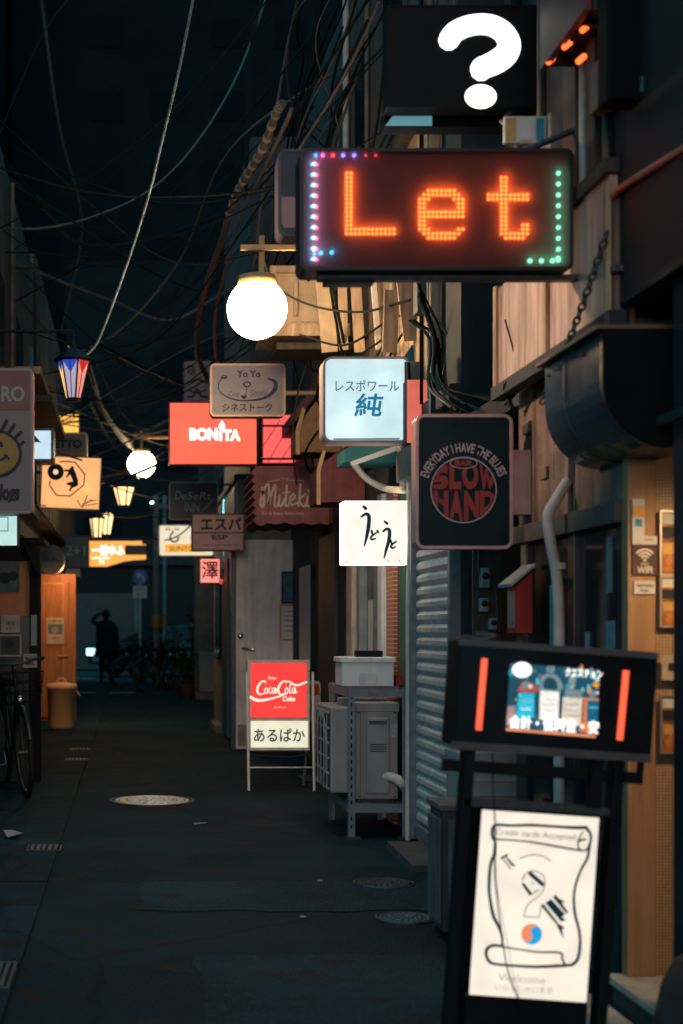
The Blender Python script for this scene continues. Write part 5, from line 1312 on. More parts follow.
# birdhouse
t = T('birdhouse', 'little red wooden birdhouse with a slanting grey roof in the dark recess', 'birdhouse', W(523, 633, 5.95))
k = 5.95 / F
MB().prism([(-8 * k, 0), (8 * k, 0), (8 * k, 62 * k), (-8 * k, 46 * k)], -.02, .12).build('body', red_paint, t)
MB().prism([(-15 * k, 46 * k), (9 * k, 66 * k), (9 * k, 69 * k), (-16 * k, 49 * k)], -.05, .15).build('roof', mat('weathered_board', (.42, .38, .36), .7, var=.3), t)
MB().box(-8 * k - .004, -8 * k, .0, .1, .02, 42 * k).build('glass_front', mat('greyish_pane', (.2, .22, .22), .3), t)
MB().box(-.012, .012, .04, .065, -t.o.location.z, -.001).build('post', dark_plank, t)
# meters
t = T('meter_board', 'board of grey electric meters and cables in the dark recess beside the birdhouse', 'meter', W(492, 640, 7.0))
k = 7.0 / F
MB().box(-18 * k, 10 * k, .02, .04, 0, 105 * k).build('board', dark_plank, t)
for x, z, w_, h_ in ((-8, 52, 9, 20), (-9, 28, 8, 14), (0, 10, 7, 12)):
    m_ = MB().box((x - w_ / 2) * k, (x + w_ / 2) * k, -.03, .019, z * k, (z + h_) * k, .006).build('meter', mat('meter_grey', (.28, .3, .3), .4), t)
    MB().lathe([(1e-4, .012), (w_ * .36 * k, .008), (w_ * .4 * k, 0)], 14, Matrix.Translation((x * k, -.031, (z + h_ * .6) * k)) @ Matrix.Rotation(R(90), 4, 'X')).build('dial', darkglass, m_)
MB().tube(crom([(-12 * k, 0, 105 * k), (-14 * k, -.01, 70 * k), (-6 * k, -.02, 60 * k), (3 * k, -.01, 50 * k), (6 * k, -.01, 8 * k)]), .006, 6).build('wire', cable_l, t)
MB().box(-.02, .02, .041, .07, -t.o.location.z, .3).build('post', dark_plank, t)

# ---------------------------------------------------------------- kiosk with screen
YK = 4.2
s = Sign('menu_stand', 'black leaning menu stand with a glowing credit card poster below', 'sign stand', (466, 805, 604, 1000), YK, roll=4.0)
gz = -s.o.location.z
k = s.k
# local drawing frame is straight; the roll leans the whole stand.  poster 118 x 180 px
s.shell(.10, black, acrylic('poster_face', (1, .92, .81), .64), 2, 1, box=(474.5, 812.5, 594.5, 1000), lamps=[(520, 860, .02, (1, .9, .75)), (545, 950, .014, (1, .9, .75))])
def rot(px, py):   # photo pixel -> the leaning stand's own pixel
    a = R(-4.0); x, y = px - s.cx, py - s.cy
    return (s.cx + x * math.cos(a) - y * math.sin(a), s.cy + x * math.sin(a) + y * math.cos(a))
def z2(pts): return [rot(470 + x * 140 / 683, 800 + y * 210 / 1024) for x, y in pts]
lines = [
 (z2([(112, 190), (108, 150), (125, 122), (200, 124), (300, 122), (400, 128), (500, 134), (565, 134)]), [2.2, 2.6, 2.2, 2.0, 2.2, 2.0, 2.4, 2.6]),
 (z2([(565, 134), (588, 170), (582, 220), (560, 245), (535, 240), (525, 215), (535, 180), (550, 155)]), [2.4, 2.0, 1.6, 1.4, 1.2, 1.2, 1.2, 1]),
 (z2([(112, 190), (200, 195), (300, 205), (400, 222), (480, 236), (540, 246)]), [1.4, 1.2, 1.4, 1.6, 1.6, 1.4]),
 (z2([(120, 190), (118, 260), (100, 310), (92, 400), (95, 470), (112, 560), (140, 620), (155, 665), (155, 710)]), [1.6, 2.4, 2.2, 2.4, 2.2, 2.6, 2.2, 2.0, 1.4]),
 (z2([(582, 215), (572, 280), (540, 340), (515, 410), (505, 480), (512, 560), (532, 640), (535, 710), (525, 770), (500, 800), (465, 806)]), [2.2, 2.0, 1.8, 1.8, 2.0, 2.2, 2.0, 2.2, 2.4, 2.4, 2.2]),
 (z2([(155, 712), (110, 708), (82, 725), (78, 755), (92, 785), (120, 798), (200, 806), (320, 812), (420, 808), (465, 806)]), [2.0, 2.2, 2.6, 2.2, 2.4, 2.0, 2.0, 2.2, 2.4, 2.2]),
 (z2([(155, 714), (240, 728), (330, 740), (438, 744), (448, 775), (465, 806)]), [1.4, 1.2, 1.4, 1.6, 1.6, 1.6]),
 (z2([(525, 200), (560, 190)]), 1.6),
]
lines = [(p, [v * 1.4 for v in w] if isinstance(w, list) else w * 1.4) for p, w in lines]
s.strokes(lines, tealink, 'drawing')
s.strokes([(z2([(240, 285), (290, 268), (350, 272), (395, 298)]), 1.0), (z2([(262, 565), (270, 530), (290, 500), (340, 460), (362, 420), (362, 380), (335, 352), (300, 345), (268, 360), (250, 395)]), 1.0), (z2([(262, 568), (335, 570)]), 1.0), (z2([(335, 570), (345, 520)]), .9), (z2([(128, 200), (125, 380), (140, 480), (160, 600), (180, 690), (195, 770), (215, 880), (240, 980)]), .6)], tealink, 'fine_lines')
def z3(pts): return z2([(x * 1.0715, y * 1.0715) for x, y in pts])
paper_lit = bpy.data.materials['poster_face']
s.strokes([(z3([(146, 262), (183, 312)]), 1.2), (z3([(158, 254), (203, 300)]), 1.3), (z3([(140, 264), (168, 248)]), 2.2), (z3([(170, 268), (192, 296)]), 2.2)], tealink, 'drawing', False)
s.fill(z3([(266, 326), (276, 324), (336, 376), (333, 392), (324, 392), (262, 338)]), tealink, 'drawing')
s.fill(z3([(231, 380), (243, 374), (282, 424), (270, 436)]), tealink, 'drawing'); s.fill(z3([(272, 432), (300, 408), (318, 404), (292, 422)]), tealink, 'drawing'); s.fill(z3([(234, 362), (256, 344), (246, 356)]), tealink, 'drawing')
for q in ([(318, 478), (332, 470), (398, 556), (392, 566)], [(340, 466), (366, 448), (432, 520), (414, 530), (436, 545), (412, 552)], [(374, 440), (388, 428), (400, 446), (436, 462), (414, 464), (446, 512), (432, 512)], [(388, 560), (404, 562), (432, 582), (416, 584), (426, 636), (400, 586)]):
    s.fill(z3(q), tealink, 'drawing')
s.strokes([(z3([(275, 370), (286, 378)]), .8), (z3([(284, 384), (290, 380)]), .8), (z3([(268, 376), (272, 380)]), .8)], tealink, 'fine_lines', False)
# red and blue ball
def zb(cx, cy, r, a0, a1, st=8): return [(cx + r * math.cos(R(a)), cy + r * math.sin(R(a))) for a in range(a0, a1 + (1 if st > 0 else -1), st)]
cb = (297, 651); rb = 51
top = zb(cb[0], cb[1], rb, 150, 330, 10) 
ang = R(150); e1 = (cb[0] + rb / 2 * math.cos(R(330)), cb[1] + rb / 2 * math.sin(R(330))); e2 = (cb[0] - rb / 2 * math.cos(R(330)), cb[1] - rb / 2 * math.sin(R(330)))
wave = zb(*e1, rb / 2, 330, 150, -15)[1:] + zb(*e2, rb / 2, -30, 150, 15)[1:-1]
s.fill(z2(top + wave), glow('ball_orange', (1, .30, .14), .78), 'ball_half')
bot = zb(cb[0], cb[1], rb, 330, 510, 10)
wave2 = [p for p in reversed(zb(*e1, rb / 2, 330, 150, -15)[1:] + zb(*e2, rb / 2, -30, 150, 15)[1:-1])]
s.fill(z2(bot + wave2), glow('ball_blue', (.02, .42, .85), .75), 'ball_half')
def tx(body, x0, y0, x1, y1, m, b=0, **kw):
    p = z2([((x0 + x1) / 2, (y0 + y1) / 2)])[0]; w_, h_ = (x1 - x0) * 140 / 683, (y1 - y0) * 210 / 1024
    return s.text(body, (p[0] - w_ / 2, p[1] - h_ / 2, p[0] + w_ / 2, p[1] + h_ / 2), m, b, **kw)
gi = mat('faded_print', (.30, .29, .26), .6, var=.2, bump=0, emit=(1, .93, .83), strength=.14)
tx('Credit cards Accepted', 122, 150, 512, 190, gi, .01)
gi2 = mat('very_faded_print', (.4, .38, .34), .6, var=.2, bump=0, emit=(1, .93, .83), strength=.30)
tx('Welcome', 135, 848, 365, 888, gi2, 0); tx('いらっしゃいませ', 118, 900, 400, 934, gi2, .01)
# stand body
def lb(px0, py0, px1, py1): a, d = s.L(px0, py1); b, c = s.L(px1, py0); return a, b, d, c
a, b, d, c = lb(455, 806, 474, 1000)
MB().box(a, a + .03, .0, .07, gz - .02, s.L(0, 755)[1], .003).build('leg', black, s)
a, b, d, c = lb(596, 806, 612, 1000)
MB().box(b - .02, b + .01, .0, .07, gz + .02, s.L(0, 755)[1], .003).build('leg', black, s)
a, b, d, c = lb(474, 1001, 596, 1020)
MB().box(a, b, .01, .06, gz + .02, c, .003).build('lower_panel', black, s)
a, b, d, c = lb(457, 804, 604, 811.5)
MB().box(a, b, .0, .08, d, c, .003).build('upper_rail', dark_iron, s)
MB().box(s.L(474, 0)[0], s.L(596, 0)[0], .105, .12, gz + .03, s.L(0, 812)[1]).build('back_board', black, s)
pp_ = rot(510, 752)
cb_ = [Vector((*s.L(*rot(x, y)), 0)) for x, y in ((491, 752), (491, 785), (493, 830), (492, 868), (497, 920), (505, 970), (517, 1003), (525, 1040))]
kc = MB().tube(crom([(v.x, -.018 - .004 * i, v.y) for i, v in enumerate(cb_)]), .0022, 6).build('power_cord', cable_m, s)

# the screen housing resting on top
s2 = Sign('screen_box', 'black screen housing showing four bottles between two orange light bars on the menu stand', 'screen', (454.5, 648, 654.5, 752), 4.16, roll=4.0)
def rot2(px, py):
    a = R(-4.0); x, y = px - s2.cx, py - s2.cy
    return (s2.cx + x * math.cos(a) - y * math.sin(a), s2.cy + x * math.sin(a) + y * math.cos(a))
a, d = s2.L(454.5, 752); b, c = s2.L(654.5, 648)
MB().ring([(a, d), (b, d), (b, c), (a, c)], [(a + .012, d + .012), (b - .012, d + .012), (b - .012, c - .012), (a + .012, c - .012)], 0, .13).prism([(a + .005, d + .005), (b - .005, d + .005), (b - .005, c - .005), (a + .005, c - .005)], .115, .125).build('housing', black, s2)
MB().box(a + .0122, b - .0122, .003, .012, d + .0122, c - .0122).build('front_panel', mat('smoked_panel', (.006, .008, .01), .25, bump=0, var=.2), s2)
MB().box(a, b, -.006, -.001, c - .012, c + .008, .002).build('top_edge', mat('edge_grey', (.10, .09, .09), .4), s2)
MB().box(a, b, -.006, -.001, d - .012, d + .012, .002).build('bottom_edge', mat('edge_grey', (.10, .09, .09)), s2)
ob = glow('orange_bar', (1, .11, .045), 1.4)
for p0, p1 in (((484.5, 658.5), (478.5, 730)), ((626, 670.5), (619.5, 740))):
    u, v = s2.L(*rot2(*p0)), s2.L(*rot2(*p1))
    MB().tube([(u[0], -.001, u[1]), (v[0], -.001, v[1])], 3.1 * s2.k, 10).build('light_bar', ob, s2)
def q2(pts): return [rot2(500 + x * 110 / 683, 650 + y * 95 / 590) for x, y in pts]
scr = s2.fill(q2([(62, 82), (622, 122), (592, 545), (35, 500)]), glow('screen_dusk', (.008, .085, .13), .8), 'display')
def shown(name, col, st_):
    """a patch of the displayed picture, with the broken tones of a photograph on a screen"""
    m = glow(name, col, st_); nt = m.node_tree
    if 'Noise Texture' not in nt.nodes:
        tc = nt.nodes.new('ShaderNodeTexCoord'); n = nt.nodes.new('ShaderNodeTexNoise'); n.inputs['Scale'].default_value = 120; n.inputs['Detail'].default_value = 4
        nt.links.new(tc.outputs['Object'], n.inputs['Vector']); r = nt.nodes.new('ShaderNodeMapRange'); r.inputs['From Min'].default_value = .35; r.inputs['From Max'].default_value = .68
        r.inputs['To Min'].default_value = .68 * st_; r.inputs['To Max'].default_value = 1.25 * st_; nt.links.new(n.outputs['Fac'], r.inputs['Value']); nt.links.new(r.outputs[0], nt.nodes['Principled BSDF'].inputs['Emission Strength'])
    return m
def pic(pts, name, col, st_, smooth=False): return s2.fill(q2(pts), shown(name, col, st_), 'picture_patch', parent=scr, smooth=smooth)
pic([(36, 485), (592, 530), (591, 545), (35, 500)], 'scr_orange', (1, .32, .14), .8)
pic([(45, 350), (95, 345), (95, 470), (38, 470)], 'scr_rose', (.5, .3, .28), .7)
pic([(505, 295), (612, 300), (600, 525), (490, 505)], 'scr_copper', (.8, .22, .08), .8)
rnp = random.Random(3)
for i in range(34):
    x, y = rnp.uniform(60, 600), rnp.uniform(110, 330); r = rnp.uniform(6, 20)
    c_ = rnp.choice([('scr_tealdot', (.03, .35, .45)), ('scr_lightcyan', (.15, .7, .85)), ('scr_dark', (.01, .08, .12)), ('scr_amber', (1, .4, .06)), ('scr_glass', (.25, .34, .36)), ('scr_deep', (.005, .03, .05))])
    pic([(x + r * math.cos(2 * math.pi * k / 8) * rnp.uniform(.4, 1), min(y + r * math.sin(2 * math.pi * k / 8) * 1.6, 470)) for k in range(8)], c_[0], c_[1], .7)
pic([(110, 265), (210, 270), (208, 420), (96, 415)], 'scr_cyan', (.02, .50, .70), .9); pic([(105, 235), (145, 195), (205, 212), (230, 230), (212, 262), (112, 258)], 'scr_brick', (.55, .12, .08), .7, True)
pic([(120, 300), (200, 303), (198, 330), (118, 328)], 'scr_lightcyan', (.15, .7, .85), 1); 
pic([(238, 250), (362, 258), (356, 440), (226, 430)], 'scr_white', (.95, .92, .84), .95)
pic([(235, 245), (240, 190), (270, 150), (330, 150), (372, 190), (372, 250)], 'scr_glass', (.25, .34, .36), .7, True); pic([(262, 238), (266, 190), (300, 168), (340, 190), (345, 245)], 'scr_dark', (.01, .08, .12), .7, True)
pic([(288, 105), (322, 100), (330, 120), (300, 130)], 'scr_grey', (.5, .55, .5), .8, True)
pic([(385, 290), (505, 298), (492, 470), (372, 455)], 'scr_cream', (.78, .68, .55), .9); pic([(395, 285), (400, 240), (500, 250), (500, 295)], 'scr_glass', (.25, .34, .36), .7)
pic([(418, 190), (440, 150), (462, 180), (450, 235), (425, 235)], 'scr_grey', (.5, .55, .5), .8, True)
pic([(535, 310), (606, 315), (598, 455), (530, 450)], 'scr_navy', (.01, .14, .24), .8)
for x, y, r, n_, c_ in ((548, 255, 16, 'scr_amber', (1, .4, .06)), (575, 215, 12, 'scr_amber', (1, .4, .06)), (600, 218, 10, 'scr_amber', (1, .4, .06)), (508, 245, 9, 'scr_lightcyan', (.15, .7, .85)), (595, 265, 9, 'scr_white', (.95, .92, .84)), (180, 225, 12, 'scr_white', (.9, .9, .85)), (205, 130, 8, 'scr_glass', (.2, .3, .3)), (600, 185, 8, 'scr_white', (.9, .9, .85))):
    pic([(x + r * math.cos(2 * math.pi * i / 10), y + r * math.sin(2 * math.pi * i / 10)) for i in range(10)], n_, c_, .9)
wsc = glow('screen_white', (1, .97, .9), 1.5)
for x, y, w_, h_ in ((150, 240, 22, 40), (305, 140, 22, 40), (440, 225, 20, 50), (565, 290, 20, 40)): pic([(x - w_, y), (x - w_ * .8, y - h_), (x + w_ * .8, y - h_), (x + w_, y)], 'scr_glass', (.25, .34, .36), .7)
for x0, y0, x1, n_, c_ in ((118, 345, 196, 'scr_lightcyan', (.15, .7, .85)), (118, 360, 180, 'scr_white', (.95, .92, .84)), (252, 300, 345, 'scr_cream', (.78, .68, .55)), (258, 330, 335, 'scr_grey', (.5, .55, .5)), (255, 365, 340, 'scr_cream', (.78, .68, .55)), (392, 330, 480, 'scr_rose', (.5, .3, .28)), (396, 365, 470, 'scr_grey', (.5, .55, .5)), (394, 400, 476, 'scr_rose', (.5, .3, .28)), (540, 350, 596, 'scr_lightcyan', (.15, .7, .85)), (110, 270, 118, 'scr_white', (.95, .92, .84))):
    pic([(x0, y0), (x1, y0 + 3), (x1, y0 + 11), (x0, y0 + 8)], n_, c_, .6)
for x0, x1, y0, y1 in ((228, 238, 255, 430), (360, 372, 260, 440), (206, 214, 270, 415), (500, 507, 300, 450)): pic([(x0, y0), (x1, y0), (x1 - 4, y1), (x0 - 4, y1)], 'scr_deep', (.005, .03, .05), .5)
s2.fill(q2([(127 + 60 * math.cos(2 * math.pi * i / 24), 122 + 48 * math.sin(2 * math.pi * i / 24)) for i in range(24)]), wsc, 'clock_badge', parent=scr)
s2.strokes([(q2([(130, 95), (131, 128), (115, 130)]), .5)], MATS['faint_ink'], 'clock_hands', False, parent=scr)
def tx2(body, x0, y0, x1, y1, m, b=0):
    p = q2([((x0 + x1) / 2, (y0 + y1) / 2)])[0]; w_, h_ = (x1 - x0) * 110 / 683, (y1 - y0) * 95 / 590
    return s2.text(body, (p[0] - w_ / 2, p[1] - h_ / 2, p[0] + w_ / 2, p[1] + h_ / 2), m, b, parent=scr)
tx2('クエスチョン', 395, 118, 622, 168, wsc, .05)
tx2('会計・低料金・安', 50, 420, 600, 500, wsc, .05)
# hanging rail under it
m = MB(); 
a, d = s2.L(448, 780); b, c = s2.L(652, 768)
MB().box(a + .012, b + .012, .06, .085, d, c, .003).build('rail', black, s2)
for x in (b - .002,): MB().box(x, x + .014, .062, .083, c + .0005, s2.L(0, 750.5)[1]).build('hanger', black, s2)
a, d = s2.L(472, 806); b, c = s2.L(482, 751)
MB().box(a, b, .03, .06, d, c).build('prop', black, s2)
a, d = s2.L(600, 806); b, c = s2.L(612, 751)
MB().box(a, b, .03, .06, d, c).build('prop', black, s2)
q = tag(MB().tube(crom([(0, 0, 0), (.04, .01, .012), (.08, 0, .004), (.12, -.01, .014), (.07, .02, .02)]), .006, 6).build('loose_cable', cable_l, loc=W(455, 640, 4.16) + Vector((.01, .06, -.002))), 'short loose grey cable lying on the screen housing', 'cable')

# bag at the bottom right
t = T('dark_bag', 'dark cloth bag with a red tag slumped at the bottom right corner', 'bag', (1.655, 4.05, .002))
bm_ = MB().lathe([(1e-4, 0), (.12, 0), (.15, .04), (.155, .15), (.14, .27), (.10, .34), (.05, .37), (1e-4, .375)], 22)
bm_.v = [(x * (1 + .08 * math.sin(5 * math.atan2(y, x) + z * 14)), y * (1 + .08 * math.sin(4 * math.atan2(y, x) + z * 9)), z) for x, y, z in bm_.v]
bm_.build('body', mat('bag_cloth', (.015, .017, .02), .8, var=.4, scale=14, bump=.3), t)
MB().tube(crom([(-.07, -.06, .33), (-.03, -.09, .43), (.05, -.07, .44), (.08, -.03, .33)]), .012, 8).build('handle', blackmat, t)
MB().box(-.05, -.015, -.112, -.104, .27, .335, .003).build('tag', red_paint, t, rot=(0, R(25), 0), loc=(-.1, 0, .02))

# chain by the canopy
ch = MB(); A0, A1 = W(606, 236, 4.66), W(541, 405, 5.25)
n = 26
for i in range(n):
    c0 = A0.lerp(A1, i / n); d = (A1 - A0).normalized(); sag = Vector((0, 0, -.03 * math.sin(math.pi * i / n)))
    u = d.cross(Vector((0, 0, 1))).normalized(); v_ = u.cross(d)
    ax = u if i % 2 else v_
    pts = [c0 + sag + d * (.021 * math.cos(a)) + ax * (.011 * math.sin(a)) for a in (2 * math.pi * j / 12 for j in range(12))]
    ch.tube(pts, .004, 6, True)
tag(ch.build('chain', mat('chain_iron', (.10, .09, .09), .4, metal=.7)), 'iron chain slanting down across the plywood panel to the canopy', 'chain')

# ---------------------------------------------------------------- far things
# bin
t = T('lidded_bin', 'tan lidded plastic bin standing by the orange wooden door', 'bin', (W(61.5, 728, 18.5).x, 18.5, 0))
r = 14.5 * 18.5 / F
MB().lathe([(1e-4, .0), (r * .86, 0), (r * .9, .02), (r, .50), (r * 1.04, .505), (r * 1.04, .53)], 28).build('body', binm, t)
MB().lathe([(r * 1.08, .525), (r * 1.09, .55), (r * 1.0, .575), (r * .3, .595), (1e-4, .6)], 28).build('lid', binm, t)
MB().tube(crom([(-.06, 0, .595), (-.04, 0, .64), (.04, 0, .64), (.06, 0, .595)]), .012, 8).build('lid_handle', binm, t)
for sx in (-1, 1): MB().tube(crom([(sx * r * 1.03, -.05, .49), (sx * (r + .045), -.03, .43), (sx * (r + .045), .03, .43), (sx * r * 1.03, .05, .49)]), .008, 8).build('side_handle', binm, t)

def bicycle(label, loc, rz, basket=True, group='bicycles parked in the alley'):
    t = T('bicycle', label, 'bicycle', loc, group, (R(4), 0, rz))
    wr = .33
    for x in (.52, -.52):
        w = MB().tube([(x + wr * math.cos(a), 0, wr + .0 + wr * math.sin(a)) for a in (2 * math.pi * i / 36 for i in range(36))], .019, 8, True).build('wheel', tyre_m, t)
        MB().tube([(x + (wr - .028) * math.cos(a), 0, wr + (wr - .028) * math.sin(a)) for a in (2 * math.pi * i / 36 for i in range(36))], .010, 6, True).build('rim', mat('worn_rim', (.10, .10, .10), .5, metal=.5), w)
        sp = MB()
        for i in range(14):
            a = 2 * math.pi * i / 14; sp.tube([(x, .02 * (-1) ** i, wr), (x + (wr - .03) * math.cos(a), 0, wr + (wr - .03) * math.sin(a))], .0016, 4)
        sp.tube([(x, -.045, wr), (x, .045, wr)], .02, 10); sp.build('spokes', MATS['worn_rim'], w)
        MB().tube([(x + (wr + .035) * math.cos(a), 0, wr + (wr + .035) * math.sin(a)) for a in (R(d) for d in (range(20, 150, 10) if x > 0 else range(10, 175, 10)))], .018, 6).build('mudguard', dark_iron, t)
    f = MB()
    f.tube([(.36, 0, .86), (.52, 0, .33)], .013).tube([(.36, 0, .84), (.30, 0, 1.02)], .013)
    f.tube([(.37, 0, .78), (.12, 0, .42), (-.08, 0, .30)], .017).tube([(-.08, 0, .30), (-.22, 0, .80)], .015)
    f.tube([(-.08, 0, .30), (-.52, .03, .33)], .009).tube([(-.52, .03, .33), (-.19, 0, .68)], .009)
    f.build('frame', car_m, t)
    MB().tube(crom([(.12, -.27, 1.03), (.22, -.25, 1.05), (.32, -.08, 1.02), (.32, .08, 1.02), (.22, .25, 1.05), (.12, .27, 1.03)]), .011, 8).build('handlebar', dark_iron, t)
    MB().box(-.36, -.10, -.07, .07, .82, .88, .025).build('saddle', blackmat, t)
    MB().lathe([(1e-4, 0), (.085, 0), (.085, .01), (1e-4, .01)], 18, Matrix.Translation((-.08, -.03, .30)) @ Matrix.Rotation(R(90), 4, 'X')).build('chainring', dark_iron, t)
    MB().tube([(-.08, -.06, .30), (.04, -.07, .20), (.04, -.16, .20)], .009, 6).build('crank', chrome, t)
    MB().lathe([(1e-4, .02), (.035, .015), (.04, -.03), (1e-4, -.04)], 12, Matrix.Translation((.52, 0, .74)) @ Matrix.Rotation(R(90), 4, 'Y')).build('headlight', chrome, t)
    if basket:
        b = MB()
        for z, w_, x0, x1 in ((.72, .13, .44, .68), (.80, .14, .43, .70), (.88, .15, .42, .72), (.96, .16, .41, .74)):
            b.tube([(x0, -w_, z), (x1, -w_, z), (x1, w_, z), (x0, w_, z)], .005, 5, True)
        for i in range(7):
            u = i / 6
            b.tube([(.44 + .24 * u, -.13, .72), (.41 + .33 * u, -.16, .96)], .003, 4).tube([(.44 + .24 * u, .13, .72), (.41 + .33 * u, .16, .96)], .003, 4)
            b.tube([(.68, -.13 + .26 * u, .72), (.74, -.16 + .32 * u, .96)], .003, 4)
        b.build('basket', black, t)
    return t
BK = bicycle('dark bicycle with a front basket parked against the porch on the left', (-.86, 12.05 - .6 + .55, 0), R(-76))
BK.o.location = (-.93, 11.55, 0)
for i, (x, y, rz, lab) in enumerate(((.42, 30.6, 200, 'dark bicycle nearest the person in the far cluster of bicycles'), (.78, 29.4, 215, 'dark bicycle in the middle of the far cluster beside the potted plants'), (1.15, 30.5, 240, 'dark bicycle against the wall behind the far air conditioner'))):
    c = copy_tree(BK.o); c.location = (x, y, 0); c.rotation_euler = (R(4), 0, R(rz)); c['label'] = lab
# plants
def plant(label, x, y, h, w, seed):
    rnd = random.Random(seed)
    t = T('potted_plant', label, 'plant', (x, y, 0), 'potted plants by the far bicycles')
    MB().lathe([(1e-4, 0), (.11, 0), (.15, .24), (.16, .25), (.14, .25), (.13, .21), (1e-4, .21)], 16).build('pot', pot_m, t)
    st = MB(); lf = MB()
    for i in range(9):
        a = rnd.uniform(0, 6.28); rr = rnd.uniform(.1, w); e = Vector((rr * math.cos(a), rr * math.sin(a), h * rnd.uniform(.6, 1)))
        st.tube(crom([(0, 0, .2), (e.x * .3, e.y * .3, e.z * .6), e]), .006, 5)
        for j in range(16):
            u = rnd.uniform(.35, 1); p = Vector((e.x * u * u, e.y * u * u, .2 + (e.z - .2) * u)) + Vector([rnd.uniform(-.06, .06) for _ in range(3)])
            d = Vector([rnd.uniform(-1, 1) for _ in range(3)]).normalized(); q = d.cross(Vector((0.2, .3, 1))).normalized() * .035; d *= rnd.uniform(.07, .13)
            lf.add([p, p + d * .5 + q, p + d, p + d * .5 - q], [(0, 1, 2, 3)])
    st.build('stem', mat('stem', (.08, .06, .035), .7), t); lf.build('leaves', leafm, t)
plant('tall leafy potted plant among the far bicycles, nearest the pole', .62, 30.2, 1.25, .4, 1)
plant('bushy potted plant right of the far bicycles, tallest of the plants', 1.0, 28.7, 1.5, .45, 2)
plant('leafy potted plant behind the person beside the blue traffic sign', .25, 33.6, 1.1, .35, 4)
plant('bushy potted plant in front of the concrete pillar far down the alley', 1.05, 26.4, 1.0, .3, 5)
plant('tall thin potted plant by the wall behind the far bicycles', 1.4, 31.6, 1.9, .4, 6)
plant('low potted plant by the wall between the far bicycles and the white unit', 1.25, 28.2, .9, .35, 3)

t, l = ac_unit('white outdoor air conditioner standing by the concrete pillar far down the alley', 1.27, 1.60, 26.05, 26.7, .12, .85)
l(MB().tube(crom([(1.58, 26.04, .4), (1.64, 26.0, .3), (1.63, 26.0, .14)]), .025, 8)).build('pipe_cover', cream_pole, t)
tag(MB().box(1.20, 1.654, 25.9, 26.75, 0, .119, .01).build('concrete_block', concrete), 'low concrete block under the far white air conditioner', 'block')
tag(MB().box(1.05, 1.155, 17.5, 18.6, 0, .10, .01).build('kerb_block', concrete), 'low concrete block at the foot of the grey plastered building', 'block')

# utility poles and traffic sign
def pole(label, x, y, r, h, m):
    t = T('utility_pole', label, 'pole', (x, y, 0))
    MB().lathe([(r, 0), (r * .75, h), (1e-4, h)], 14).build('shaft', m, t)
    MB().box(-.16, .16, -.05, .05, h - .3, h - .2, .01).build('crossarm', dark_iron, t)
    MB().lathe([(r * 1.1, 1.3), (r * 1.1, 1.6), (r, 1.61)], 14).build('collar', mat('stripe_yellow', (.3, .2, .03), .6), t)
    return t
pole('grey utility pole by the blue traffic sign', W(156, 0, 33).x, 33.0, .085, 4.4, concrete)
pole('thinner teal pole just right of the grey utility pole', W(164.5, 0, 31).x, 31.0, .05, 4.2, mat('teal_pole', (.10, .3, .33), .5))
s = Sign('traffic_sign', 'round blue traffic sign with a white arrow over a small white plate', 'traffic sign', (132.5, 569.5, 147.5, 584.5), 34.5)
k = s.k; gz = -s.o.location.z
n = 28
MB().prism([(7.5 * k * math.cos(2 * math.pi * i / n), 7.5 * k * math.sin(2 * math.pi * i / n)) for i in range(n)], .001, .012).build('disc', mat('sign_blue', (.02, .22, .50), .35, bump=0, var=.1), s)
s.strokes([([(143.5, 581), (143.5, 577.5), (141, 575.5), (138, 575.5)], 1.6)], white_paint, 'arrow', False); s.fill([(135.5, 575.5), (139, 572.6), (139, 578.4)], white_paint, 'arrow_head')
pl_ = MB().box(-7 * k, 7 * k, .0, .01, -21 * k, -9 * k).build('plate', white_paint, s)
s.text('自転車を', (135, 587.5, 145, 590.5), ink); s.text('除く', (136.5, 592.5, 143.5, 596), ink)
MB().tube([(0, .03, gz), (0, .03, .15)], .03, 10).build('post', alu, s)

